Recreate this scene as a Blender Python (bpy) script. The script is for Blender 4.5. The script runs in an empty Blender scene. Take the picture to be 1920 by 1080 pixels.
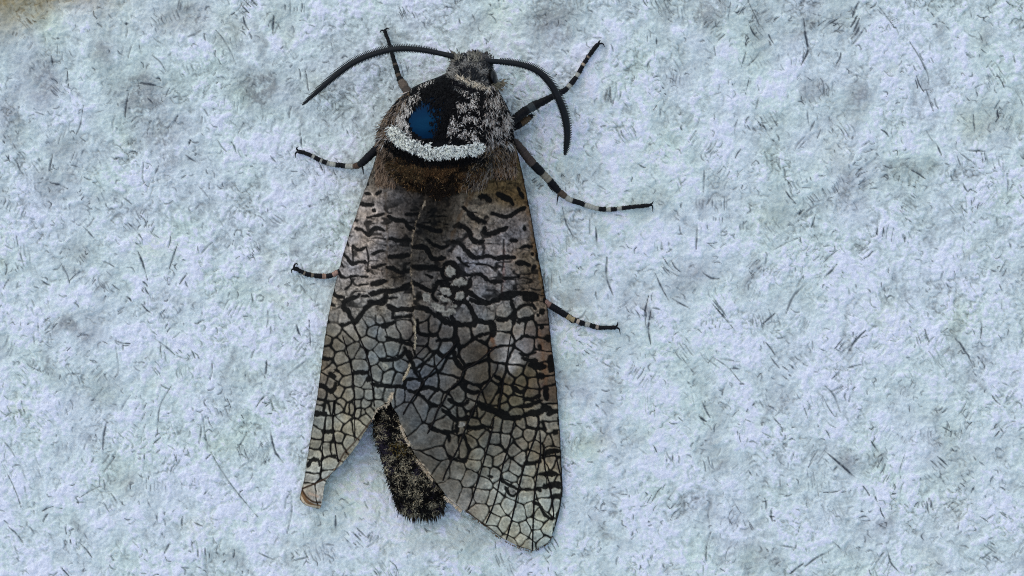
import bpy, math, random
import numpy as np

# ------------------------------------------------------------------ units
# One unit of the working space is one pixel of the photograph lying on the board: 0.05 mm.
S = 5e-5
D = 5000.0                       # camera distance above the board (0.25 m)

# ------------------------------------------------------------------ camera, light, exposure
scene = bpy.context.scene
cd = bpy.data.cameras.new('camera')
cam = bpy.data.objects.new('camera', cd)
scene.collection.objects.link(cam)
cam.location = (0, 0, D * S)
cam.rotation_euler = (0, 0, 0)
cd.sensor_fit = 'HORIZONTAL'
cd.angle = 2 * math.atan(960.0 / D)
cd.clip_start = 0.005
cd.clip_end = 50.0
scene.camera = cam

SUN_EL, SUN_AZ = math.radians(58), math.radians(-40)     # azimuth measured from +Y (top of picture) towards +X
world = bpy.data.worlds.new('World')
scene.world = world
world.use_nodes = True
wn = world.node_tree.nodes
wl = world.node_tree.links
bg = wn['Background']
sky = wn.new('ShaderNodeTexSky')
sky.sky_type = 'NISHITA'
sky.sun_disc = False
sky.sun_elevation = SUN_EL
sky.sun_rotation = SUN_AZ
sky.air_density = 1.0
sky.dust_density = 1.2
sky.ozone_density = 1.0
wl.new(sky.outputs[0], bg.inputs[0])
bg.inputs[1].default_value = 0.14

sd = bpy.data.lights.new('sun', 'SUN')
sd.energy = 0.5
sd.angle = math.radians(90)
sd.color = (1.0, 0.95, 0.88)
sun = bpy.data.objects.new('sun', sd)
scene.collection.objects.link(sun)
sun.location = (0, 0, 1)
sun.rotation_euler = (math.radians(90) - SUN_EL, 0, -SUN_AZ + math.pi)

scene.view_settings.view_transform = 'Standard'
scene.view_settings.look = 'None'
scene.view_settings.gamma = 1.0
scene.view_settings.use_curve_mapping = False
scene.view_settings.exposure = 0.37
scene.cycles.use_denoising = False
scene.cycles.pixel_filter_type = 'BLACKMAN_HARRIS'
scene.cycles.filter_width = 1.1

LIGHT = np.array([0.62, 0.715, 0.93])      # colour of the open shade: divides out of the colours read from the picture

rng = np.random.default_rng(11)

# ------------------------------------------------------------------ helpers
def lin(c):
    c = np.asarray(c, float) / 255.0
    return np.where(c <= 0.04045, c / 12.92, ((c + 0.055) / 1.055) ** 2.4)

def alb(c):
    return np.clip(lin(c) / LIGHT, 0.002, 0.9)

def P(x, y, z):
    """picture position plus height above the board -> metres"""
    x = np.asarray(x, float); y = np.asarray(y, float); z = np.asarray(z, float)
    k = (1 - z / D) * S
    return np.stack([(x - 960) * k, -(y - 540) * k, z * S], -1)

def ip(v, tab):
    t = np.array(tab, float)
    return np.interp(v, t[:, 0], t[:, 1])

def smooth(e0, e1, v):
    t = np.clip((v - e0) / (e1 - e0), 0, 1)
    return t * t * (3 - 2 * t)

def lattice(x, y, sx, sy, seed):
    r = np.random.default_rng(seed).random((256, 256))
    u = np.asarray(x) / sx + 1000.37; v = np.asarray(y) / sy + 1000.71
    i = np.floor(u).astype(int); j = np.floor(v).astype(int)
    fu = u - i; fv = v - j
    fu = fu * fu * (3 - 2 * fu); fv = fv * fv * (3 - 2 * fv)
    i0 = i & 255; i1 = (i + 1) & 255; j0 = j & 255; j1 = (j + 1) & 255
    a = r[j0, i0] * (1 - fu) + r[j0, i1] * fu
    b = r[j1, i0] * (1 - fu) + r[j1, i1] * fu
    return (a * (1 - fv) + b * fv) * 2 - 1

def fbm(x, y, s, seed, oct=4, gain=0.5, rot=0.6):
    t = 0; amp = 1; n = 0
    for k in range(oct):
        c, q = math.cos(rot + k * 1.1), math.sin(rot + k * 1.1)
        t = t + amp * lattice(x * c - y * q, x * q + y * c, s, s, seed + k)
        n += amp; amp *= gain; s *= 0.5
    return t / n

def voronoi(x, y, s, seed):
    """distance to the nearest cell border (in px) and a random value per cell"""
    r = np.random.default_rng(seed); J = r.random((128, 128, 3))
    u = np.asarray(x) / s + 500; v = np.asarray(y) / s + 500
    i = np.floor(u).astype(int); j = np.floor(v).astype(int)
    f1 = np.full(u.shape, 9.0); f2 = np.full(u.shape, 9.0); val = np.zeros(u.shape)
    for dj in (-1, 0, 1):
        for di in (-1, 0, 1):
            q = J[(j + dj) & 127, (i + di) & 127]
            d = np.hypot(i + di + q[..., 0] - u, j + dj + q[..., 1] - v)
            near = d < f1
            f2 = np.where(near, f1, np.minimum(f2, d))
            val = np.where(near, q[..., 2], val)
            f1 = np.where(near, d, f1)
    return (f2 - f1) * s * 0.5, val

def catmull(pts, n=6):
    p = np.array(pts, float)
    if len(p) < 3:
        return p
    q = np.vstack([2 * p[0] - p[1], p, 2 * p[-1] - p[-2]])
    out = []
    for k in range(1, len(q) - 2):
        p0, p1, p2, p3 = q[k - 1], q[k], q[k + 1], q[k + 2]
        for t in np.linspace(0, 1, n, endpoint=False):
            out.append(0.5 * ((2 * p1) + (-p0 + p2) * t + (2 * p0 - 5 * p1 + 4 * p2 - p3) * t * t + (-p0 + 3 * p1 - 3 * p2 + p3) * t ** 3))
    out.append(p[-1])
    return np.array(out)

def seg_dist(X, Y, pts):
    """distance to a polyline and position along it 0..1"""
    best = np.full(X.shape, 1e9); par = np.zeros(X.shape)
    n = len(pts)
    if n == 1:
        return np.hypot(X - pts[0][0], Y - pts[0][1]), par
    for k in range(n - 1):
        ax, ay = pts[k][:2]; bx, by = pts[k + 1][:2]
        dx, dy = bx - ax, by - ay
        L = dx * dx + dy * dy + 1e-9
        t = np.clip(((X - ax) * dx + (Y - ay) * dy) / L, 0, 1)
        d = np.hypot(X - ax - t * dx, Y - ay - t * dy)
        m = d < best
        best = np.where(m, d, best); par = np.where(m, (k + t) / (n - 1), par)
    return best, par

def mesh_obj(name, verts, faces, mat, parent=None, col=None, extra=None, flat=False):
    me = bpy.data.meshes.new(name)
    v = np.asarray(verts, np.float32)
    if isinstance(faces, np.ndarray):
        k = faces.shape[1]; nf = len(faces)
        me.vertices.add(len(v)); me.vertices.foreach_set('co', v.ravel())
        me.loops.add(nf * k); me.loops.foreach_set('vertex_index', faces.astype(np.int32).ravel())
        me.polygons.add(nf); me.polygons.foreach_set('loop_start', np.arange(nf, dtype=np.int32) * k)
        me.update(calc_edges=True)
    else:
        me.from_pydata(v.tolist(), [], faces)
    if not flat:
        me.polygons.foreach_set('use_smooth', np.ones(len(me.polygons), bool))
    if col is not None:
        a = me.color_attributes.new('Col', 'FLOAT_COLOR', 'POINT')
        c = np.ones((len(v), 4), np.float32); c[:, :3] = col
        a.data.foreach_set('color', c.ravel())
    for k, val in (extra or {}).items():
        a = me.attributes.new(k, 'FLOAT', 'POINT')
        a.data.foreach_set('value', np.asarray(val, np.float32).ravel())
    me.materials.append(mat)
    me.update()
    o = bpy.data.objects.new(name, me)
    scene.collection.objects.link(o)
    if parent:
        o.parent = parent
    return o

def grid_faces(nr, nc):
    i = np.arange(nr * nc).reshape(nr, nc)
    return np.stack([i[:-1, :-1], i[1:, :-1], i[1:, 1:], i[:-1, 1:]], -1).reshape(-1, 4)

class Tubes:
    """collects tapered tubes given in picture space (x, y, height, radius, colour)"""
    def __init__(self): self.v = []; self.f = []; self.c = []
    def add(self, pts, rad, cols, seg=10, flat=1.0):
        p = np.array(pts, float); n = len(p)
        rad = np.broadcast_to(np.asarray(rad, float), (n,)); cols = np.broadcast_to(np.asarray(cols, float), (n, 3))
        base = sum(len(a) for a in self.v)
        tan = np.gradient(p, axis=0); tan /= np.linalg.norm(tan, axis=1)[:, None] + 1e-9
        up = np.array([0, 0, 1.0])
        side = np.cross(tan, up); ln = np.linalg.norm(side, axis=1)
        side[ln < 1e-3] = (1, 0, 0); side /= np.linalg.norm(side, axis=1)[:, None]
        nor = np.cross(side, tan)
        a = np.linspace(0, 2 * math.pi, seg, endpoint=False)
        ring = p[:, None] + rad[:, None, None] * (np.cos(a)[None, :, None] * side[:, None] + flat * np.sin(a)[None, :, None] * nor[:, None])
        q = ring.reshape(-1, 3)
        self.v.append(q); self.c.append(np.repeat(cols, seg, 0))
        for k in range(n - 1):
            for j in range(seg):
                j2 = (j + 1) % seg
                self.f.append((base + k * seg + j, base + k * seg + j2, base + (k + 1) * seg + j2, base + (k + 1) * seg + j))
        self.f.append(tuple(base + j for j in range(seg)))
        self.f.append(tuple(base + (n - 1) * seg + j for j in reversed(range(seg))))
    def build(self, name, mat, parent=None):
        q = np.vstack(self.v)
        return mesh_obj(name, P(q[:, 0], q[:, 1], q[:, 2]), self.f, mat, parent, np.vstack(self.c))

# ------------------------------------------------------------------ materials
def nodes_mat(name, rough=0.7, spec=0.3, bump=None, bump_scale=9000, var=0.0, rough_attr=False, sheen=0.0):
    m = bpy.data.materials.new(name); m.use_nodes = True
    n = m.node_tree.nodes; l = m.node_tree.links
    b = n['Principled BSDF']
    at = n.new('ShaderNodeAttribute'); at.attribute_name = 'Col'
    tc = n.new('ShaderNodeTexCoord')
    src = at.outputs['Color']
    if var:
        nz = n.new('ShaderNodeTexNoise'); nz.inputs['Scale'].default_value = bump_scale * 0.7
        nz.inputs['Detail'].default_value = 3
        l.new(tc.outputs['Object'], nz.inputs['Vector'])
        mr = n.new('ShaderNodeMapRange'); mr.inputs[1].default_value = 0.3; mr.inputs[2].default_value = 0.7
        mr.inputs[3].default_value = 1 - var; mr.inputs[4].default_value = 1 + var
        l.new(nz.outputs['Fac'], mr.inputs[0])
        vm = n.new('ShaderNodeVectorMath'); vm.operation = 'SCALE'
        l.new(src, vm.inputs[0]); l.new(mr.outputs[0], vm.inputs['Scale'])
        src = vm.outputs[0]
    l.new(src, b.inputs['Base Color'])
    b.inputs['Roughness'].default_value = rough
    b.inputs['Specular IOR Level'].default_value = spec
    if rough_attr:
        ra = n.new('ShaderNodeAttribute'); ra.attribute_name = 'Rough'
        l.new(ra.outputs['Fac'], b.inputs['Roughness'])
    if sheen:
        b.inputs['Sheen Weight'].default_value = sheen
    if bump:
        nb = n.new('ShaderNodeTexNoise'); nb.inputs['Scale'].default_value = bump_scale
        nb.inputs['Detail'].default_value = 4
        l.new(tc.outputs['Object'], nb.inputs['Vector'])
        bp = n.new('ShaderNodeBump'); bp.inputs['Strength'].default_value = bump
        bp.inputs['Distance'].default_value = 0.00012
        l.new(nb.outputs['Fac'], bp.inputs['Height']); l.new(bp.outputs[0], b.inputs['Normal'])
    return m

M_board = nodes_mat('weathered_white_paint', 0.85, 0.2, bump=0.6, bump_scale=5200, var=0.10)
M_wing = nodes_mat('scaled_wing', 0.85, 0.03, bump=0.35, bump_scale=8000, var=0.16)
M_body = nodes_mat('body_cuticle', 0.8, 0.1, bump=0.12, bump_scale=6000)
M_bare = nodes_mat('bare_black_cuticle_sky_tint', 0.30, 0.42, bump=0.10, bump_scale=2600)
M_bare.node_tree.nodes['Principled BSDF'].inputs['Specular Tint'].default_value = (0.05, 0.42, 1.0, 1)  # blue tint stands in for sky reflected on the black cuticle
M_hair = nodes_mat('scale_hair', 0.75, 0.08)
M_leg = nodes_mat('leg_cuticle', 0.6, 0.15, bump=0.3, bump_scale=9000, var=0.15)
M_ant = nodes_mat('antenna_cuticle', 0.55, 0.18, bump=0.2, bump_scale=9000)
M_vein = nodes_mat('wing_vein', 0.7, 0.08)
M_eye = nodes_mat('eye_facets', 0.35, 0.25, bump=0.1, bump_scale=14000)

# ------------------------------------------------------------------ the board (setting)
def axis(lo, hi, step, ext):
    a = np.arange(lo, hi + step, step)
    out = []; s = step; v = 0.0
    while v < ext:
        s *= 1.10; v += s; out.append(v)
    out = np.array(out)
    return np.concatenate([lo - out[::-1], a, a[-1] + out])

bx = axis(-110, 2030, 1.9, 2600); by = axis(-110, 1190, 1.9, 2200)
BX, BY = np.meshgrid(bx, by)

warp_x = BX + 9 * fbm(BX, BY, 26, 300, 3); warp_y = BY + 9 * fbm(BX, BY, 26, 310, 3)
big = fbm(BX, BY, 210, 1, 3)
mid = fbm(warp_x, warp_y, 58, 10, 4, 0.6)
fine = fbm(warp_x, warp_y, 13, 20, 3, 0.6)
grain = fbm(BX, BY, 4.2, 30, 2, 0.7)
worm = 1 - np.abs(fbm(warp_x, warp_y, 10, 40, 2)) * 3.2           # thin curly crackle
wmask = smooth(-0.1, 0.55, fbm(BX, BY, 44, 50, 3))
worm = np.clip(worm, 0, 1) ** 2.2 * wmask
hue = fbm(BX, BY, 75, 60, 3)
# beyond the finely meshed middle the smallest detail is left to the shader
_out = np.maximum(np.maximum(-110 - BX, BX - 2030), np.maximum(-110 - BY, BY - 1190))
grain *= smooth(20, -5, _out); worm *= smooth(40, 0, _out); fine *= smooth(90, 10, _out); mid *= 1 - 0.6 * smooth(100, 400, _out)

dark = np.zeros_like(BX)      # scratches: darkness 0..1
relief = np.zeros_like(BX)

def scratch(pts, w, a, ragged=0.5):
    p = catmull(pts, 4)
    m = w + 4
    x0, x1 = np.searchsorted(bx, [p[:, 0].min() - m, p[:, 0].max() + m])
    y0, y1 = np.searchsorted(by, [p[:, 1].min() - m, p[:, 1].max() + m])
    if x1 <= x0 or y1 <= y0: return
    sl = (slice(y0, y1), slice(x0, x1))
    d, t = seg_dist(BX[sl], BY[sl], p)
    ww = w * 0.5 * (0.35 + 0.65 * np.sin(np.pi * np.clip(t, 0.04, 0.96)))
    ww = ww * (1 + ragged * grain[sl] + 0.5 * ragged * fine[sl])
    d = d + 0.8 * grain[sl]
    k = np.clip(1.15 - d / np.maximum(ww, 0.4) * 0.72, 0, 1) * a * np.clip(0.85 + 0.9 * fine[sl] + 0.5 * grain[sl], 0.15, 1.1)
    dark[sl] = np.maximum(dark[sl], k)
    relief[sl] -= k * 2.2

def T(ox, oy, s, strokes):
    return [[(ox + x / s, oy + y / s) for x, y in p] for p in strokes]

traced = []
traced += T(0, 0, 3, [[(710,145),(708,180),(705,212)],[(860,220),(910,248)],[(1050,205),(1130,170)],[(1210,170),(1260,220),(1300,300),(1330,360)],[(380,395),(382,490)],[(470,590),(450,690),(430,760)],[(740,250),(720,320)],[(850,315),(930,400)],[(780,470),(910,490)],[(290,870),(270,960)],[(800,920),(795,990),(810,1030)],[(1400,180),(1420,220)],[(1360,100),(1400,165)],[(1540,90),(1535,190)],[(1570,130),(1540,195)],[(1680,380),(1685,450)],[(1720,400),(1730,510)],[(1590,290),(1620,325)],[(1220,790),(1270,850)],[(1300,800),(1330,860)],[(1370,690),(1345,750)],[(1640,600),(1620,660)],[(1690,770),(1695,830)],[(1000,650),(960,720)],[(890,930),(870,980)],[(1040,870),(1100,915)],[(280,1030),(380,1065)],[(90,890),(130,990)],[(285,320),(295,370)],[(720,520),(700,660)],[(1290,90),(1320,60)]])
traced += T(1280, 0, 3, [[(275,0),(255,130)],[(370,0),(430,120),(425,150)],[(690,100),(690,190),(705,280),(670,370)],[(690,420),(725,455)],[(990,10),(955,90)],[(1105,30),(1130,70),(1190,140)],[(1280,240),(1330,320),(1385,410),(1390,480)],[(1370,500),(1410,620)],[(1420,550),(1445,615)],[(1650,490),(1660,540)],[(1640,650),(1648,750)],[(1590,850),(1700,850)],[(1560,860),(1630,915)],[(1550,880),(1570,935)],[(430,280),(400,350)],[(350,290),(330,370)],[(375,440),(350,530)],[(430,560),(410,610)],[(310,680),(295,750)],[(710,620),(708,690)],[(750,680),(720,735)],[(780,720),(755,780)],[(1050,790),(1005,830)],[(1120,730),(1160,760)],[(1370,730),(1410,790)],[(1430,800),(1460,880)],[(330,840),(290,890)],[(570,940),(572,1000)],[(122,960),(122,1080)],[(1820,980),(1825,1080)],[(890,290),(870,360)],[(1780,620),(1782,660)],[(665,800),(630,840)],[(1130,935),(1200,945)],[(1280,960),(1365,1000)],[(1000,100),(955,190)],[(1025,150),(960,250)],[(985,90),(950,150)],[(1000,140),(950,220)],[(1310,440),(1330,500)],[(1320,420),(1360,520)]])
traced += T(1280, 720, 3, [[(800,10),(850,70),(885,165)],[(795,65),(860,190)],[(490,125),(525,150)],[(510,185),(550,230)],[(95,180),(140,215)],[(110,100),(150,190)],[(800,375),(920,480),(970,525)],[(790,420),(825,450)],[(1060,325),(1105,380)],[(1440,235),(1510,265)],[(1265,380),(1220,480),(1225,540)],[(1245,560),(1240,615)],[(370,300),(345,345)],[(160,680),(145,790)],[(155,830),(130,1000)],[(470,640),(475,710)],[(820,950),(690,1030)],[(680,1010),(605,1070)],[(1155,935),(1220,1060)],[(530,915),(630,925)],[(790,612),(890,610)],[(1010,580),(1050,625)],[(1080,610),(1100,660)],[(1750,945),(1690,990)],[(1450,525),(1475,560)],[(1645,580),(1620,610)],[(1780,200),(1805,270)],[(840,890),(900,935)],[(1110,690),(1140,760)],[(110,1020),(110,1080)],[(500,700),(500,770)],[(800,200),(870,250)],[(805,260),(830,305)]])
traced += T(0, 720, 3, [[(10,455),(50,520),(90,620),(120,700)],[(1135,175),(1160,320),(1190,350)],[(1180,385),(1250,500),(1330,600),(1450,760)],[(20,320),(85,410)],[(450,900),(520,975)],[(50,810),(120,890)],[(960,10),(900,130),(880,290)],[(570,15),(515,95)],[(740,60),(680,150)],[(1390,270),(1335,355)],[(600,210),(575,370)],[(1640,600),(1610,850)],[(1885,740),(1888,830)],[(950,900),(920,945)],[(880,770),(860,810)],[(1520,270),(1540,380),(1590,440)],[(1130,230),(1115,340)],[(1450,950),(1525,990)],[(1740,970),(1650,1000)],[(820,230),(790,330)],[(830,660),(850,700)],[(1630,600),(1600,700)],[(640,420),(580,500)],[(610,400),(570,460)],[(570,580),(450,640)],[(300,690),(235,720)],[(270,730),(240,780)]])
traced += T(1000, 360, 3, [[(165,80),(220,245)],[(320,150),(320,240)],[(350,200),(352,300)],[(180,240),(190,330)],[(415,370),(415,480),(440,580)],[(920,180),(920,320)],[(690,460),(765,605)],[(780,595),(880,655)],[(960,455),(1050,490)],[(725,420),(810,470)],[(1015,640),(1130,780)],[(1000,590),(1090,700)],[(640,590),(640,760)],[(665,670),(658,860)],[(1005,925),(1165,1070)],[(985,945),(1050,990)],[(1050,940),(1135,948)],[(1110,995),(1165,1000)],[(1720,320),(1630,400)],[(1700,410),(1640,480)],[(1550,510),(1420,680)],[(1365,680),(1295,745)],[(1345,325),(1500,250)],[(1520,470),(1490,520)],[(1610,70),(1540,110)],[(1590,130),(1565,195)],[(1310,370),(1300,430)],[(1870,790),(1770,910)],[(1760,960),(1830,880)],[(1730,1000),(1680,1055)],[(1750,1005),(1860,975)],[(1510,960),(1550,980)],[(1020,10),(975,75)],[(1310,850),(1370,920)],[(1330,930),(1380,990)],[(900,760),(950,800)],[(1010,610),(1050,660)],[(1060,690),(1120,760)],[(670,655),(710,665)]])
traced += T(0, 360, 3, [[(725,175),(760,220),(800,270)],[(770,330),(800,390),(830,495)],[(765,290),(795,320)],[(1000,300),(965,370),(945,435)],[(1190,280),(1130,350)],[(1050,460),(1005,520)],[(465,190),(520,260)],[(580,390),(645,420)],[(340,405),(375,460),(390,515)],[(455,70),(500,90)],[(690,20),(740,70)],[(760,100),(790,155)],[(15,390),(30,470)],[(55,490),(15,545)],[(230,505),(275,525)],[(600,450),(650,490)],[(630,520),(675,560)],[(710,590),(740,620)],[(795,630),(850,690)],[(830,760),(890,800)],[(860,820),(990,920)],[(1070,890),(1100,925)],[(650,870),(660,1000),(640,1060)],[(640,830),(730,850)],[(1410,580),(1420,640)],[(1690,520),(1725,575)],[(215,945),(180,1005)],[(1500,960),(1490,1050)],[(1720,950),(1620,1025)],[(1190,970),(1185,1060)],[(205,740),(205,790)],[(1430,880),(1410,930)],[(190,780),(190,870)],[(960,250),(945,310)],[(1740,720),(1750,880)],[(1670,750),(1690,810)],[(800,500),(825,530)],[(810,540),(835,580)]])
traced += T(1700, 600, 12, [[(850,345),(920,335),(1000,360),(1100,410),(1190,490),(1260,590),(1340,710),(1400,800),(1470,960),(1550,1060)],[(780,285),(920,180)],[(1640,10),(1690,130),(1680,420)],[(250,400),(260,560)],[(0,838),(45,838)]])
for p in traced:
    jit_ = [(x + rng.normal(0, 1.2), y + rng.normal(0, 1.2)) for x, y in p]
    if len(jit_) == 2:
        (x0_, y0_), (x1_, y1_) = jit_; b_ = rng.normal(0, 0.05)
        jit_.insert(1, ((x0_ + x1_) / 2 - b_ * (y1_ - y0_), (y0_ + y1_) / 2 + b_ * (x1_ - x0_)))
    scratch(jit_, rng.uniform(2.4, 4.2), rng.uniform(0.6, 1.0), 0.9)
scratch([(236, 43), (236.2, 45)], 9, 0.9, 0.2)

# hatching: small bundles of parallel nicks, and loose curly ticks
for k in range(640):
    cx, cy = rng.uniform(-120, 2040), rng.uniform(-120, 1200)
    ang = rng.choice([math.radians(90), math.radians(62), math.radians(118), math.radians(135), math.radians(50)]) + rng.normal(0, 0.16)
    n = int(rng.integers(2, 9)); L0 = rng.uniform(8, 30); gap = rng.uniform(4, 8)
    al = rng.uniform(0.32, 0.85)
    ca, sa = math.cos(ang), math.sin(ang)
    for j in range(n):
        L = L0 * rng.uniform(0.4, 1.25); off = (j - n / 2) * gap + rng.normal(0, 1.5); sh = rng.normal(0, 7)
        mx, my = cx - sa * off + ca * sh, cy + ca * off + sa * sh
        bend = rng.normal(0, 0.07) * L
        scratch([(mx - ca * L / 2, my - sa * L / 2), (mx - sa * bend, my + ca * bend), (mx + ca * L / 2, my + sa * L / 2)],
                rng.uniform(1.8, 3.0), al * rng.uniform(0.5, 1.2))
for k in range(4800):
    x, y = rng.uniform(-120, 2040), rng.uniform(-120, 1200)
    a = rng.uniform(0, 6.28); L = rng.uniform(3, 9)
    a2 = a + rng.normal(0, 0.9)
    scratch([(x, y), (x + math.cos(a) * L, y + math.sin(a) * L), (x + math.cos(a) * L + math.cos(a2) * L, y + math.sin(a) * L + math.sin(a2) * L)],
            rng.uniform(1.9, 3.2), rng.uniform(0.3, 0.8))

# grey and beige smudges, plus shadow tint painted by the abdomen and tail
smx = BX + 22 * fbm(BX, BY, 34, 71, 3); smy = BY + 22 * fbm(BX, BY, 34, 81, 3)
smudge = np.zeros_like(BX); beige = np.zeros_like(BX)
for x, y, rx, ry, a in [(75,150,38,55,.6),(190,95,30,40,.6),(262,180,42,42,.95),(300,250,38,40,.6),(325,300,30,30,.45),(480,165,42,40,.85),(345,25,40,22,.6),(1035,35,48,40,.8),(1330,20,40,40,.55),(150,470,30,20,.5),(130,610,34,26,.7),(160,630,25,22,.5),(90,340,34,40,.45),(1250,30,20,40,.5),(1520,170,30,22,.55),(1610,190,24,60,.55),(1700,315,45,16,.6),(1850,210,50,50,.35),(1575,45,25,40,.3),(1850,70,22,40,.45),(1420,40,24,60,.4),(1595,865,28,26,.55),(1640,870,18,18,.4),(1410,1045,45,28,.5),(1340,800,14,50,.35),(1800,860,50,60,.35),(1290,520,35,28,.5),(1150,710,14,60,.45),(1085,560,30,22,.4),(1230,370,40,30,.35),(1460,400,24,50,.35),(200,740,30,40,.35),(460,700,40,30,.3),(340,560,40,22,.35),(600,1000,26,40,.35),(20,220,26,50,.55),(120,280,30,20,.45),(520,30,40,26,.35),(1450,1060,16,18,.6),(1360,870,18,24,.4),(870,1010,60,30,.25),(640,960,50,50,.25)]:
    d2 = ((smx - x) / rx) ** 2 + ((smy - y) / ry) ** 2
    smudge = np.maximum(smudge, a * np.exp(-d2 * 0.9))
for k in range(46):
    x, y = rng.uniform(-40, 1960), rng.uniform(-40, 1120); r = rng.uniform(14, 44)
    d2 = ((smx - x) / r) ** 2 + ((smy - y) / (r * rng.uniform(.5, 1.3))) ** 2
    beige = np.maximum(beige, rng.uniform(.3, .8) * np.exp(-d2))
for x, y, rx, ry, a in [(650,890,60,60,.75),(800,1000,90,34,.8),(690,960,50,40,.6),(330,40,120,30,.6),(60,40,120,40,.7),(1075,600,40,80,.5),(620,560,40,60,.35)]:  # entries by the abdomen and tail imitate the moth's shadow tint
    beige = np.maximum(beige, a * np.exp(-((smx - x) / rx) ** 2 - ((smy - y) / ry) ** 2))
for k in range(90):
    x, y = rng.uniform(-40, 1960), rng.uniform(-40, 1120); a = rng.choice([1.57, 1.1, 2.1, 2.4, 0.8]) + rng.normal(0, .15)
    u = (smx - x) * math.cos(a) + (smy - y) * math.sin(a); v = -(smx - x) * math.sin(a) + (smy - y) * math.cos(a)
    smudge = np.maximum(smudge, rng.uniform(.2, .6) * np.exp(-(u / rng.uniform(18, 46)) ** 2 - (v / rng.uniform(6, 15)) ** 2))
smudge = np.clip(smudge * 1.7, 0, 1.15) * np.clip(0.72 + 0.9 * fine + 0.9 * grain + 0.5 * mid, 0, 1.1)
calm = 0.45 + 0.55 * smooth(-0.25, 0.35, fbm(BX, BY, 70, 170, 3))
lightness = 1.06 + 0.05 * big + 0.26 * mid + calm * (0.32 * fine + 0.22 * grain - 0.46 * worm) + 0.22 * smooth(0.22, 0.5, fbm(warp_x, warp_y, 9, 160, 2)) * smooth(-.1, .3, mid)
lightness = np.clip(lightness, 0.36, 1.36)
base = alb((182, 202, 215))
COLW = base[None, None, :] * (lightness ** 1.25)[..., None]
tint = np.stack([1 - 0.035 * hue, 1 + 0.018 * hue, 1 - 0.075 * hue], -1)
COLW = COLW * tint
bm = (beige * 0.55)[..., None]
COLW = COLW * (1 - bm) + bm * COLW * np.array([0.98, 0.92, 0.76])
sm = np.clip(smudge, 0, 1)[..., None]
COLW = COLW * (1 - sm) + sm * COLW * np.array([0.44, 0.42, 0.42])
dk = np.clip(dark * 1.15, 0, 0.96)[..., None]
COLW = COLW * (1 - dk) + dk * alb((46, 56, 72))
# brown weather stain along the corner of the board
st = smooth(86, 4, BY + 0.20 * BX + 16 * fbm(BX, BY, 60, 90, 3)) * smooth(420, 90, BX)
stn = (st * (0.8 + 0.35 * fine))[..., None].clip(0, 1)
COLW = COLW * (1 - stn) + stn * alb((128, 118, 84))
COLW = np.clip(COLW, 0.01, 0.9)
BZ = 4.0 * mid + 3.4 * fine + 1.3 * grain + 1.3 * relief - 2.4 * worm - 4.5
BZ = np.minimum(BZ, 1.5)
k = S
V = np.stack([(BX - 960) * k, -(BY - 540) * k, BZ * k], -1).reshape(-1, 3)
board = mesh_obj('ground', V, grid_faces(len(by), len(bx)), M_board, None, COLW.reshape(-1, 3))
board['kind'] = 'structure'
board['label'] = 'weathered white painted surface with fine scratches and grey smudges'

# ------------------------------------------------------------------ the moth
moth = bpy.data.objects.new('moth', None)
scene.collection.objects.link(moth)
moth.location = P(830, 500, 0)
moth['label'] = 'grey brown moth with black net-patterned wings resting on pale scratched surface'
moth['category'] = 'moth'
bpy.context.view_layer.update()
MINV = moth.matrix_world.inverted()
def adopt(o, parent=None):
    """parent without moving: every mesh is modelled in world metres"""
    p = parent or moth
    o.parent = p
    o.matrix_parent_inverse = MINV if p is moth else p.matrix_world.inverted()
    return o

# --- body: one loft from the head to the tip of the abdomen (slices across the body)
BODY = [  # y, left x, right x, centre height, half height
    (101, 876, 893, 64, 6), (104, 862, 906, 64, 18), (110, 849, 913, 64, 27), (120, 845, 920, 64, 34), (132, 842, 928, 65, 38),
    (142, 832, 932, 68, 42), (150, 803, 932, 72, 50), (160, 779, 931, 76, 60), (172, 762, 936, 80, 67), (186, 746, 945, 84, 74),
    (202, 732, 953, 88, 80), (222, 718, 960, 90, 84), (244, 709, 964, 90, 86), (266, 710, 962, 89, 85), (290, 716, 950, 86, 80),
    (315, 724, 922, 82, 74), (335, 733, 898, 78, 68), (352, 742, 880, 72, 60), (368, 748, 868, 66, 50), (400, 748, 858, 60, 44),
    (500, 742, 850, 56, 42), (640, 724, 824, 52, 40), (740, 702, 796, 47, 38), (775, 700, 794, 46, 37), (813, 702, 802, 45, 36),
    (844, 712, 812, 44, 35), (893, 727, 826, 41, 33), (933, 740, 834, 38, 30), (950, 745, 831, 36, 27), (960, 751, 824, 35, 22), (966, 760, 814, 35, 16), (970, 774, 802, 35, 8)]
BT = np.array(BODY, float)
_yd = np.arange(101, 970.5, 0.5)
_kern = np.exp(-0.5 * (np.arange(-36, 37) / 12.0) ** 2); _kern /= _kern.sum()
def _soft(k):
    v = np.interp(_yd, BT[:, 0], BT[:, k]); w = np.convolve(np.pad(v, 36, mode='reflect', reflect_type='odd'), _kern, 'valid')
    return v + (w - v) * smooth(112, 150, _yd) * smooth(968, 940, _yd)
_BL, _BR, _BZ, _BH = _soft(1), _soft(2), _soft(3), _soft(4)
def body_par(y):
    L = np.interp(y, _yd, _BL); R = np.interp(y, _yd, _BR)
    return (L + R) / 2, (R - L) / 2, np.interp(y, _yd, _BZ), np.interp(y, _yd, _BH)
def body_z(x, y):
    cx, hw, zc, hh = body_par(y)
    u = np.clip((x - cx) / np.maximum(hw, 1), -1, 1)
    return zc + hh * np.maximum(1 - np.abs(u) ** 2.3, 0) ** (1 / 2.3)

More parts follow.
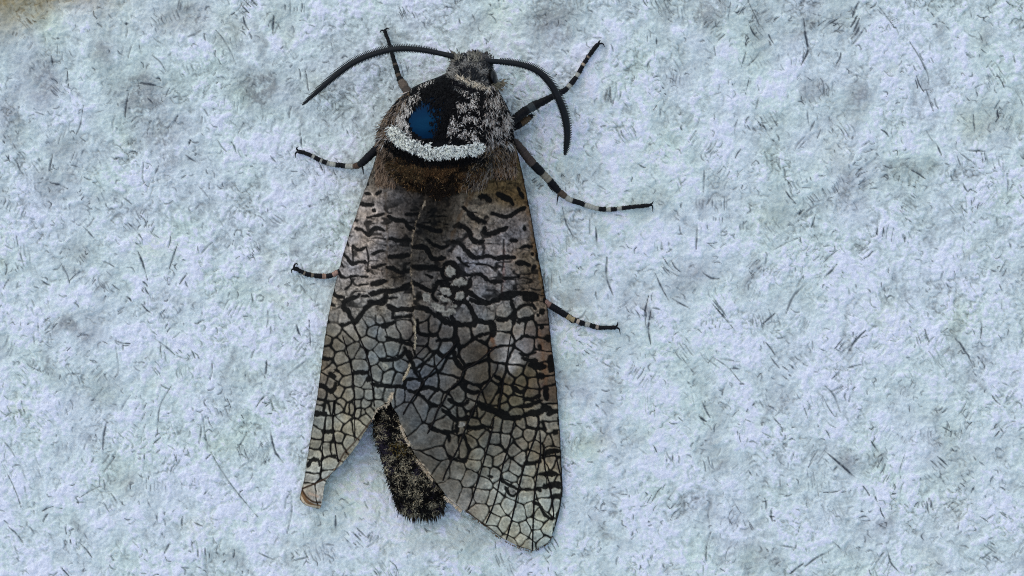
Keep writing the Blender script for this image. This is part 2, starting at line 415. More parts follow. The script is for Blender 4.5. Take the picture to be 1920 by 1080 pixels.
ys = np.concatenate([np.linspace(101, 112, 8)[:-1], np.linspace(112, 380, 130)[:-1], np.linspace(380, 760, 40)[:-1], np.linspace(760, 970, 80)])
na = 120
aa = np.linspace(0, 2 * math.pi, na, endpoint=False)
cx, hw, zc, hh = body_par(ys)
ca = np.sign(np.cos(aa)) * np.abs(np.cos(aa)) ** (2 / 2.3); sa_ = np.sign(np.sin(aa)) * np.abs(np.sin(aa)) ** (2 / 2.3)
XX = cx[:, None] + hw[:, None] * ca; ZZ = zc[:, None] + hh[:, None] * sa_; YY = np.repeat(ys[:, None], na, 1)
ZZ = ZZ + 1.0 * fbm(XX, YY, 30, 400, 2)
PATCH = np.array([(764,228),(772,206),(790,188),(812,176),(830,174),(838,190),(838,212),(832,232),(826,250),(812,262),(790,260),(770,246)], float)
BLACK = np.array([(768,222),(776,196),(796,172),(812,150),(834,140),(862,148),(866,178),(850,200),(842,226),(838,262),(812,266),(786,262),(768,246)], float)
def inside(x, y, poly):
    x = np.asarray(x); y = np.asarray(y); c = np.zeros(x.shape, bool); n = len(poly)
    for i in range(n):
        x1, y1 = poly[i]; x2, y2 = poly[(i + 1) % n]
        hit = ((y1 > y) != (y2 > y)) & (x < (x2 - x1) * (y - y1) / (y2 - y1 + 1e-9) + x1)
        c ^= hit
    return c
bc = np.zeros(XX.shape + (3,)); bc[:] = alb((16, 17, 20))
bc[YY < 140] = alb((70, 70, 72))
brown = (YY > 292) & (YY < 420); bc[brown] = alb((46, 37, 26))
inp = inside(XX, YY, PATCH) & (ZZ > 80)
bc[inp] = (0.001, 0.004, 0.010)  # blue of the reflected sky put into the black base colour
faces = []
nr = len(ys)
idx = np.arange(nr * na).reshape(nr, na)
q = np.stack([idx[:-1], np.roll(idx, -1, 1)[:-1], np.roll(idx, -1, 1)[1:], idx[1:]], -1).reshape(-1, 4)
faces = [tuple(r) for r in q.tolist()] + [tuple(idx[0][::-1].tolist()), tuple(idx[-1].tolist())]
body = adopt(mesh_obj('body', P(XX, YY, ZZ).reshape(-1, 3), faces, M_body, None, bc.reshape(-1, 3)))
body.data.materials.append(M_bare)
fi = inp.reshape(-1)[q].all(1).astype(np.int32)
body.data.polygons.foreach_set('material_index', np.r_[fi, 0, 0].astype(np.int32))

# --- wings
COSTA_L = [(246,712),(270,710),(290,706),(310,700),(350,686),(390,672),(430,658),(470,645),(515,633),(560,622),(600,614),(640,608),(680,603),(720,598),(760,592),(800,586),(840,579),(880,573),(905,569),(925,564),(935,562),(942,566),(948,575),(951,584),(954,594)]
INNER_L = [(246,740),(290,770),(330,812),(400,812),(600,800),(680,795),(735,770),(746,742),(756,722),(766,706),(785,698),(805,687),(830,673),(850,657),(870,641),(885,624),(900,612),(910,608),(940,604),(948,603),(954,600)]
COSTA_R = [(246,962),(270,966),(300,974),(340,983),(370,989),(405,996),(440,1002),(480,1009),(520,1017),(550,1022),(585,1028),(620,1031),(660,1036),(700,1041),(740,1045),(770,1047),(810,1050),(850,1052),(890,1054),(915,1055),(930,1054),(950,1051),(975,1045),(995,1039),(1010,1032),(1018,1027),(1026,1012),(1033,1000)]
INNER_R = [(246,930),(280,905),(310,860),(335,812),(352,800),(375,796),(400,786),(425,779),(450,775),(500,770),(530,772),(560,775),(600,778),(640,780),(655,779),(690,772),(715,757),(740,738),(752,731),(762,735),(778,746),(795,752),(815,761),(835,769),(855,780),(880,798),(905,819),(925,833),(940,847),(960,874),(985,908),(1010,943),(1025,975),(1033,997)]
RIDGE_X = [(246,836),(350,806),(450,790),(700,782),(850,786),(1040,800)]
RIDGE_H = [(246,168),(300,152),(345,141),(400,136),(500,129),(600,121),(700,111),(800,97),(900,74),(1000,48),(1040,38)]
EDGE_H = [(246,78),(300,52),(350,34),(450,20),(600,14),(850,10),(1040,7)]
def wing_z(x, y, side):
    cx = ip(y, RIDGE_X); H = ip(y, RIDGE_H); e = ip(y, EDGE_H)
    cl = ip(y, COSTA_L); cr = ip(y, COSTA_R)
    u = np.where(x < cx, (cx - x) / np.maximum(cx - cl, 5), (x - cx) / np.maximum(cr - cx, 5))
    u = np.clip(u, 0, 1.05)
    z = e + (H - e) * (1 - u ** 2.0)
    return z + (4.5 if side > 0 else -2.0)

# picture-space marks of the wing: (tile origin x, y, scale, [(width, points), ...])
MARKS = []
def marks(ox, oy, s, rows):
    for w, p in rows:
        MARKS.append((w / s, [(ox + x / s, oy + y / s) for x, y in p]))

marks(620, 330, 4.5, [(40,[(390,20),(415,30)]),(36,[(300,60),(302,66)]),(22,[(290,145),(330,150)]),(28,[(380,155),(425,135)]),(25,[(245,235),(300,245),(360,240)]),(24,[(362,290),(368,292)]),(18,[(310,350),(360,340),(445,320)]),
 (24,[(215,440),(260,455),(320,495),(350,455),(400,440),(455,465)]),(20,[(185,590),(235,625),(300,600)]),(26,[(345,660),(400,640),(455,632)]),(24,[(95,590),(100,650),(150,700),(185,740),(250,725),(300,730)]),(26,[(345,765),(360,770),(462,745)]),(30,[(313,800),(320,802)]),(20,[(60,800),(90,850),(130,860),(200,845),(310,850)]),(34,[(345,910),(400,905),(467,885)]),(18,[(130,545),(150,590)]),(18,[(10,920),(30,990),(60,1020),(110,1025)]),(20,[(130,1060),(200,1030),(245,1000)]),(26,[(320,1060),(400,1055),(450,1030),(475,960)]),(20,[(350,980),(420,985),(460,965)]),(14,[(240,920),(320,910)]),
 (26,[(490,345),(550,375),(620,380),(650,420),(700,455)]),(22,[(640,325),(740,325)]),(28,[(500,530),(560,545),(640,540),(680,545)]),(34,[(490,685),(560,680),(665,665)]),(30,[(475,770),(530,785),(600,815),(665,790)]),(32,[(480,970),(560,965),(620,935),(675,915)]),(14,[(490,1035),(560,1025)]),
 (30,[(725,410),(790,430),(860,455),(930,465)]),(34,[(695,600),(760,595),(810,615),(840,670),(870,700),(960,695)]),(28,[(820,540),(870,580),(940,605),(990,590)]),(36,[(685,765),(760,775),(850,770),(900,785),(940,790)]),(40,[(960,745),(1030,738),(1078,790),(1065,850),(1000,875),(945,840),(955,770)]),(28,[(690,900),(760,935),(850,970),(890,930)]),(16,[(800,830),(860,860)]),(24,[(880,960),(860,1010),(900,1060)]),(36,[(930,885),(1000,915),(1080,990)]),
 (18,[(165,860),(175,910),(120,960)]),(12,[(300,600),(320,690),(310,790)]),(12,[(185,600),(190,720)]),(14,[(60,700),(110,770)])])
marks(820, 330, 4.5, [(45,[(360,180),(410,180),(450,205)]),(40,[(510,150),(560,175),(610,205)]),(35,[(700,150),(725,185)]),(20,[(680,100),(690,120)]),(28,[(460,315),(530,335),(590,345),(640,320),(690,290),(740,270)]),(40,[(265,310),(310,355),(370,380),(405,385)]),(34,[(205,420),(260,460),(290,530),(340,560),(385,550)]),(34,[(400,440),(410,480),(470,485),(520,460),(590,435)]),
 (30,[(130,555),(190,570),(240,620),(280,665),(330,690),(390,680),(440,680),(500,695),(570,690),(650,690)]),(24,[(620,545),(670,545)]),(22,[(175,690),(220,740),(270,765)]),(12,[(330,745),(420,750),(470,775)]),(34,[(670,735),(720,735),(780,755)]),(22,[(700,610),(760,590),(800,600)]),(26,[(798,660),(803,664)]),(30,[(850,660),(858,710)]),(32,[(820,760),(800,790)]),(30,[(310,830),(370,835),(410,870),(460,890),(540,895)]),(20,[(560,860),(620,860),(690,850)]),(32,[(180,800),(250,840),(300,830)]),
 (38,[(0,900),(60,890),(120,920),(200,950),(260,920),(280,860)]),(40,[(40,930),(120,980),(140,1040),(200,1070)]),(36,[(240,950),(230,1010),(190,1060)]),(28,[(10,1000),(90,1020),(150,1080)]),
 (28,[(270,980),(320,1020),(380,1060),(440,1065),(500,1050),(540,1010)]),(34,[(540,1030),(600,1030),(650,1000),(720,990),(830,1000)]),(55,[(735,1030),(840,1025)]),(20,[(768,215),(772,240)]),(25,[(735,430),(738,455)]),(30,[(766,585),(775,605)]),(26,[(870,780),(880,810)]),(34,[(900,940),(910,990)]),(22,[(610,205),(640,240)]),(18,[(255,300),(215,260)]),(10,[(560,540),(560,700),(545,800)]),(9,[(660,860),(670,990)]),(9,[(545,900),(540,1000)])])
marks(580, 540, 4.5, [(20,[(190,0),(215,60),(280,75)]),(26,[(280,120),(300,110),(400,70)]),(20,[(440,70),(500,70)]),(34,[(300,110),(290,170),(330,200),(375,290),(420,250),(470,180),(530,130),(620,130),(650,70)]),(30,[(510,50),(560,50),(620,20)]),(32,[(660,150),(730,180),(800,180),(880,180)]),(38,[(880,165),(960,170),(1020,200),(1080,240)]),(24,[(710,250),(790,245),(860,235)]),(16,[(710,200),(700,260)]),(26,[(680,30),(740,20),(830,5)]),(22,[(165,100),(175,130),(210,150)]),(36,[(130,270),(160,290)]),(28,[(265,310),(310,310),(350,290)]),
 (14,[(430,420),(500,405),(520,390),(480,290),(460,240)]),(15,[(480,535),(540,525),(570,490),(620,450),(650,430)]),(26,[(610,320),(660,320),(720,285)]),(26,[(650,415),(700,430),(760,450),(830,470),(880,490)]),(10,[(480,290),(520,330),(600,320)]),(8,[(560,230),(560,310)]),(10,[(620,300),(610,330)]),(13,[(720,250),(740,330),(770,430)]),(18,[(760,370),(830,355),(870,340)]),(10,[(350,600),(400,590),(430,490)]),(20,[(345,600),(360,604)]),(28,[(600,605),(680,610),(740,600),(790,560),(810,510)]),(9,[(560,500),(600,600)]),(13,[(500,650),(540,660),(590,620),(600,605)]),
 (42,[(830,540),(850,590)]),(26,[(800,500),(850,590),(880,660),(900,720),(950,785)]),(14,[(870,600),(940,530),(1000,460)]),(28,[(910,270),(920,370),(960,395),(1070,400)]),(14,[(1010,310),(1030,380)]),(24,[(880,690),(960,640),(1020,590),(1080,530)]),(18,[(1000,480),(1040,520),(1080,510)]),(22,[(800,780),(860,765),(920,770),(960,790)]),(22,[(810,780),(810,840),(880,880),(950,850),(960,790)]),(26,[(530,810),(600,825),(720,830),(800,835)]),(16,[(640,800),(690,780),(700,740),(760,740)]),(32,[(370,720),(440,710),(500,720)]),(46,[(500,762),(510,768)]),(16,[(370,840),(430,810),(470,780),(500,760)]),(20,[(260,860),(360,850),(380,830)]),(20,[(230,930),(300,930),(380,960),(440,965),(530,940),(590,970),(600,1010)]),(9,[(460,870),(470,940)]),
 (34,[(95,590),(170,605)]),(34,[(170,720),(210,750)]),(16,[(85,740),(150,760)]),(26,[(70,820),(130,830),(180,880),(210,850),(220,800)]),(26,[(220,690),(250,710)]),(14,[(240,740),(250,790)]),(16,[(230,800),(230,860)]),(12,[(220,960),(190,1040),(200,1080)]),(18,[(400,1030),(440,1010),(520,1005)]),(12,[(270,860),(260,920),(220,930)]),(10,[(280,1060),(320,1000),(340,960)]),(34,[(30,1060),(120,1060)]),(30,[(950,850),(1020,840),(1080,860)]),(26,[(880,880),(960,920),(1010,970),(1080,1000)]),(10,[(780,940),(830,1000)]),(18,[(110,420),(150,560)]),(16,[(190,300),(215,420)]),(12,[(250,250),(240,340)]),(12,[(215,340),(275,390)])])
marks(820, 540, 4.5, [(38,[(0,210),(60,280),(130,300),(200,310),(290,310),(320,275),(280,170),(240,110)]),(32,[(320,275),(400,290),(470,290)]),(46,[(470,290),(465,400)]),(26,[(110,190),(180,140),(240,110)]),(28,[(130,200),(120,240),(140,290)]),(36,[(280,100),(340,120),(430,125),(500,100),(560,60),(640,40),(830,50)]),(44,[(740,80),(830,85)]),(28,[(620,100),(650,190),(655,260),(640,300)]),(30,[(500,270),(560,270),(630,230),(660,190)]),(32,[(680,285),(740,265),(800,240)]),(20,[(660,190),(720,150),(790,140),(830,180)]),
 (28,[(150,300),(165,400),(180,480),(220,490),(290,440),(360,400),(440,380)]),(30,[(0,445),(70,440),(140,420),(160,340)]),(26,[(140,420),(150,470),(130,530),(60,575),(0,550)]),(32,[(140,530),(150,590),(190,660),(230,690)]),(30,[(180,790),(240,850),(290,880),(350,880)]),(22,[(480,740),(530,770),(545,830),(530,930),(515,1020)]),(20,[(555,825),(620,790),(700,770),(760,760)]),(16,[(570,720),(560,800)]),(24,[(640,840),(700,880),(740,860)]),(16,[(640,830),(645,880),(560,910)]),(10,[(600,870),(590,960),(650,1020)]),(26,[(730,940),(800,935),(860,910)]),(20,[(770,780),(740,880),(720,940)]),(12,[(650,260),(640,350),(615,460)]),(22,[(700,430),(740,405),(830,420)]),(16,[(620,470),(650,465)]),(24,[(700,550),(740,570),(820,545)]),(34,[(720,590),(780,610),(830,610)]),(45,[(780,650),(900,660)]),(40,[(850,740),(890,750)]),(16,[(590,700),(640,680),(720,690)]),(18,[(500,700),(520,650)]),
 (55,[(930,410),(935,435)]),(50,[(955,590),(965,690)]),(38,[(920,830),(922,940)]),(55,[(900,1000),(960,1030)]),(35,[(878,325),(884,335)]),(36,[(905,90),(912,120)]),(20,[(848,225),(852,235)]),(40,[(880,190),(890,210)]),(30,[(700,1000),(760,990),(830,970),(880,950)]),(30,[(520,1030),(600,1070)]),(28,[(340,960),(420,1010),(500,1030)]),(14,[(690,1060),(700,1000)]),(16,[(100,930),(60,990),(80,1050)]),(26,[(100,940),(160,980),(230,985),(260,950)]),(14,[(240,850),(270,940)]),(22,[(290,1080),(310,1010)]),(18,[(260,1000),(340,960)]),(18,[(780,780),(870,770)]),(20,[(860,780),(870,900)]),(20,[(0,840),(50,870),(90,870)]),(24,[(870,520),(860,480)]),(20,[(905,760),(900,830)])])
marks(550, 750, 3.6, [(24,[(125,100),(215,95)]),(11,[(120,190),(160,180),(200,200)]),(24,[(200,215),(270,210)]),(14,[(105,285),(150,270),(190,240)]),(6,[(100,340),(150,330)]),(20,[(100,450),(120,410),(160,400),(180,440)]),(20,[(140,390),(150,410)]),(8,[(100,460),(150,490)]),(18,[(190,400),(240,380),(290,375)]),(16,[(270,290),(260,370)]),(14,[(230,290),(280,300)]),(14,[(340,130),(400,120),(412,90)]),(10,[(300,130),(350,60),(360,0)]),(9,[(320,210),(340,160),(370,130)]),(16,[(310,220),(340,240),(390,240)]),(10,[(330,290),(350,255),(400,265)]),(16,[(430,60),(500,50),(530,40)]),(8,[(490,60),(480,130),(440,160)]),(8,[(420,150),(450,190)]),(10,[(215,0),(220,70),(270,60)]),(9,[(160,160),(190,170),(200,140)]),(8,[(150,30),(180,60),(215,50)]),(8,[(110,240),(150,250)]),(8,[(120,440),(140,480),(170,470)])])
marks(800, 760, 3.7244, [(32,[(370,0),(450,40),(540,80),(620,90),(720,60),(800,45)]),(22,[(270,150),(340,160),(400,150),(455,155)]),(14,[(460,205),(520,205),(590,195)]),(16,[(0,310),(60,300),(130,275)]),(24,[(20,145),(80,180),(150,205),(160,250)]),(12,[(0,70),(40,50)]),(20,[(110,30),(200,100),(215,150),(180,190),(110,180)]),(20,[(150,30),(190,95),(290,95)]),(26,[(212,130),(210,190)]),(18,[(150,350),(200,380),(270,390),(290,310),(270,220)]),(16,[(150,490),(200,520),(260,550),(340,595),(400,600),(440,575),(500,560)]),(14,[(265,520),(260,575)]),(16,[(270,410),(275,470),(330,470)]),(10,[(300,370),(340,385),(400,385)]),(7,[(330,280),(310,240),(370,200)]),(7,[(300,290),(380,300),(420,290)]),
 (13,[(400,610),(405,660),(450,735),(520,700),(570,650),(580,630)]),(18,[(430,495),(460,500)]),(16,[(460,400),(470,420),(520,435)]),(14,[(450,380),(470,360),(540,350)]),(14,[(450,270),(520,290),(550,320)]),(14,[(545,470),(600,490),(615,550)]),(18,[(520,520),(560,550),(610,570),(640,600),(600,630),(570,610),(550,570)]),(20,[(640,590),(690,585),(750,590),(800,575)]),(16,[(780,570),(800,600),(770,660),(710,665)]),(13,[(660,620),(690,680),(710,720),(710,820)]),(18,[(750,680),(790,700),(830,770),(880,800)]),(7,[(815,665),(860,665)]),(14,[(570,350),(610,380),(650,415),(690,420)]),(12,[(590,310),(660,300),(720,300)]),(9,[(600,250),(640,250)]),(8,[(620,130),(660,160)]),(20,[(690,405),(740,405),(790,390)]),(10,[(700,470),(740,460),(770,490)]),(22,[(790,480),(850,480),(900,480)]),(34,[(820,570),(860,560),(930,550)]),(26,[(880,635),(940,640)]),(30,[(770,580),(790,590)]),(34,[(820,340),(870,320),(920,320)]),(40,[(895,185),(910,195)]),(18,[(700,150),(780,165),(820,160)]),(9,[(640,180),(700,150)]),
 (8,[(510,790),(540,770),(570,790),(565,830)]),(12,[(500,810),(550,890)]),(9,[(580,870),(640,880),(650,860),(690,850),(720,810)]),(9,[(580,930),(620,890)]),(10,[(690,880),(720,940),(710,970),(650,980),(600,960)]),(12,[(815,850),(830,890),(880,910)]),(8,[(820,850),(890,850)]),(7,[(720,820),(790,815)]),(20,[(940,300),(950,560),(940,680),(910,800),(890,900)]),(14,[(880,910),(855,965)]),(24,[(810,110),(830,180)]),(24,[(920,90),(925,130)]),(30,[(850,60),(910,40)]),(9,[(650,180),(660,260)]),(9,[(520,130),(530,200)])])
# pale islands inside the black net, drawn after it: (cx, cy, rx, ry, angle, tone)
ISLES = []
SEEDS = []
def seeds(ox, oy, s, rows):
    SEEDS.extend((ox + x / s, oy + y / s) for x, y in rows)
seeds(580, 540, 4.5, [(355,40),(460,25),(570,20),(385,150),(290,240),(230,130),(540,220),(520,280),(580,260),(655,235),(440,330),(550,362),(605,375),(690,365),(350,380),(505,470),(590,540),(690,510),(375,530),(310,420),(430,560),(540,590),(260,600),(240,480),(430,650),(580,720),(645,655),(770,650),(670,745),(745,775),(790,212),(800,330),(760,120),(820,60),(430,775),(310,790),(490,820),(325,900),(420,900),(500,890),(580,880),(680,900),(260,1000),(345,1020),(430,1055),(505,1045),(570,1000),(465,985),(130,640),(115,780),(190,805),(100,910),(180,920),(170,690),(230,745),(170,1000),(90,1000),(240,870),(290,690),(150,540),(140,440),(190,360),(200,220),(160,190),(970,330),(1050,320),(960,440),(1040,460),(950,540),(830,560),(910,640),(985,700),(1020,610),(870,820),(840,910),(770,900),(1030,790),(1000,890),(930,975),(870,735),(840,1020),(930,250)])
seeds(820, 540, 4.5, [(210,230),(60,370),(210,400),(370,350),(75,510),(300,540),(10,610),(100,670),(70,790),(360,730),(440,870),(170,910),(85,960),(320,915),(282,985),(560,310),(580,190),(670,120),(740,210),(400,220),(400,40),(540,430),(560,550),(660,600),(700,340),(780,350),(760,480),(650,700),(520,720),(600,760),(705,800),(690,845),(590,870),(550,940),(650,960),(570,1010),(810,800),(800,890),(790,1010),(890,790),(650,1050),(800,720),(880,700),(340,1050),(170,1050),(30,1050),(-10,930),(870,480),(860,570),(900,360),(890,260),(850,130),(920,880),(930,1080)])
seeds(550, 750, 3.6, [(180,20),(240,45),(320,40),(375,60),(465,90),(190,160),(240,165),(300,165),(375,190),(160,225),(235,245),(155,300),(225,330),(362,282),(310,255),(150,360),(240,440),(138,450),(125,530),(180,590),(430,180),(445,30),(480,115),(345,115),(110,600),(290,330),(250,500)])
seeds(800, 760, 3.7244, [(130,110),(60,240),(210,50),(245,135),(340,50),(320,125),(420,100),(185,290),(265,290),(80,345),(50,400),(350,200),(310,260),(395,235),(350,345),(110,440),(210,450),(340,420),(315,505),(180,590),(290,640),(385,540),(370,625),(490,140),(560,150),(480,240),(550,245),(470,310),(510,390),(420,400),(410,470),(480,475),(545,430),(610,440),(575,500),(660,370),(635,190),(710,210),(660,265),(620,310),(720,120),(670,130),(765,290),(740,360),(720,440),(700,540),(800,430),(870,400),(850,250),(870,520),(805,530),(545,560),(605,600),(480,660),(370,745),(500,730),(535,830),(470,800),(460,880),(640,760),(700,630),(740,720),(785,770),(840,680),(830,610),(900,600),(905,700),(770,900),(660,935),(610,880),(850,870),(690,870),(820,960),(920,430),(920,540),(870,320),(800,220),(850,150),(900,240),(560,700),(760,830),(590,960),(700,980)])
def isles(ox, oy, s, rows):
    for x, y, rx, ry, a in rows:
        ISLES.append((ox + x / s, oy + y / s, rx / s, ry / s, math.radians(a)))
isles(760, 440, 6.75, [(565,470,70,70,0),(690,607,115,55,-8),(500,710,82,45,28),(685,775,62,55,0),(500,815,110,24,25),(410,920,105,55,22),(560,990,80,50,-20),(620,895,24,20,0),(270,790,52,70,-20)])
isles(800, 760, 3.7244, [(245,135,24,24,0),(605,603,26,22,0)])
VEINS_L = [(580,540,4.5,[(375,290),(410,390),(460,500),(500,620),(520,720),(530,800),(545,960),(548,1000)],1.5),(580,540,4.5,[(280,400),(310,500),(345,640),(365,760),(380,900),(382,1080)],1.2),
 (550,750,3.6,[(275,0),(265,130),(280,280),(300,400),(304,420)],1.5),(550,750,3.6,[(412,40),(414,140),(415,240),(414,275)],1.1),(550,750,3.6,[(215,150),(205,250),(195,350),(182,530)],1.0)]
VEINS_R = [(580,540,4.5,[(1240,460),(1160,560),(1080,650),(1000,750),(900,890),(840,980),(790,1070)],1.6),
 (820,540,4.5,[(500,490),(440,540),(380,590),(300,650),(220,700),(190,780),(120,840),(90,880),(50,960),(0,1040),(-40,1150),(-85,1230)],1.7),
 (820,540,4.5,[(510,620),(500,690),(450,770),(400,840),(350,900),(310,1010),(240,1180),(180,1340),(120,1460),(70,1560),(45,1630)],1.6),
 (820,540,4.5,[(620,400),(600,520),(580,660),(555,800),(530,940),(510,1040)],1.1),
 (800,760,3.7244,[(470,90),(450,200),(410,350),(360,520),(310,670),(287,730)],1.5),(800,760,3.7244,[(610,110),(580,260),(530,430),(490,620),(450,740),(412,828)],1.5),
 (800,760,3.7244,[(785,70),(770,180),(720,320),(680,430),(640,590),(600,770),(556,940)],1.6),(800,760,3.7244,[(790,180),(795,330),(775,450),(755,600),(745,780),(738,1015)],1.6),
 (800,760,3.7244,[(820,270),(825,430),(860,560),(885,740),(882,800)],1.5),(800,760,3.7244,[(890,300),(920,430),(945,520)],1.4),
 (580,540,4.5,[(1000,460),(940,530),(870,600)],1.3)]
PALE = [(1.3,(112,106,96),[(797,377),(791,394),(780,419),(775.5,437),(773,454),(770,494),(772,530),(775.5,543),(777.5,561)]),
 (3.6,(140,138,126),[(777,600),(778,629),(778,652)]),(4.0,(160,156,142),[(767,684),(764,697),(758,708)]),(5.0,(160,154,142),[(734,738),(731,750),(723,762)]),(6,(124,128,124),[(721,684),(724,690)]),
 (4.5,(160,154,142),[(753,798),(759,815),(769,836)]),(4.0,(158,150,136),[(784,862),(797,878),(812,900)]),(4.5,(172,166,154),[(835,930),(848,942),(866,955)])]
BROWNS = [(4,(64,54,42),0.5,[(722,362),(724.5,419),(726.7,454),(724.5,508),(726.7,552)]),(6,(70,54,36),0.5,[(846,452),(852,430),(868,396),(890,350),(905,320)]),
 (5,(92,70,46),0.6,[(980,330),(988,380),(996,430),(1002,480)]),(8,(98,72,52),0.55,[(1010,620),(1018,660),(1026,740)]),(6,(110,84,44),0.5,[(1005,420),(1012,500),(1020,560)]),(7,(96,62,36),0.7,[(921,630),(927,648),(918,660)]),
 (8,(70,45,50),0.5,[(1018,725),(1026,745)]),(4,(120,92,90),0.5,[(945,465),(943,530),(940,560)])]
TONES = [(700,400,136,128,130,45),(665,480,138,130,132,45),(640,580,128,121,118,45),(612,620,98,92,82,22),(607,650,84,76,68,18),(755,420,60,56,54,34),(755,500,70,66,64,34),(750,380,52,48,47,30),(805,385,52,47,44,36),(830,430,62,57,50,34),(812,480,78,72,67,34),(800,530,92,86,84,30),
 (720,300,92,82,76,30),(705,330,92,84,74,25),(925,330,98,82,60,34),(955,350,104,84,60,30),(900,420,116,106,98,36),(880,480,134,127,130,36),(930,460,134,126,130,36),(960,440,122,110,108,30),(985,480,116,98,80,26),(1000,540,112,94,80,26),(930,540,122,116,118,34),(890,560,120,114,114,34),
 (860,600,104,100,100,36),(740,580,122,116,112,34),(700,620,114,114,114,34),(720,680,104,110,114,36),(690,680,108,108,108,34),(650,650,112,106,98,34),(650,740,122,116,106,40),(610,720,112,104,98,34),(690,740,116,116,112,30),(620,820,128,126,120,40),(660,800,130,128,120,36),(600,880,138,138,134,36),(585,915,140,134,130,22),
 (790,640,88,82,80,34),(820,680,92,98,104,30),(790,720,90,92,100,34),(850,700,104,98,94,34),(840,760,104,100,94,34),(800,790,98,98,98,32),(890,690,90,82,74,36),(900,650,84,72,62,26),(930,720,86,78,68,34),(910,600,122,117,114,30),(960,600,124,118,114,30),(960,650,138,132,132,26),(955,680,176,170,172,15),(980,700,96,86,68,24),(990,640,122,108,104,26),(1015,640,112,88,72,22),(1015,720,106,90,78,26),(965,760,108,100,84,32),
 (880,800,96,90,80,34),(840,830,96,90,84,34),(900,860,116,112,102,36),(950,840,120,113,104,36),(1000,800,128,120,110,32),(850,880,104,98,90,34),(880,930,128,122,116,36),(940,920,138,136,128,36),(1000,900,130,126,116,36),(1030,850,120,110,98,30),(960,980,148,148,140,40),(1010,970,146,148,140,36),(1030,930,136,134,126,30),(980,1010,140,134,122,24)]

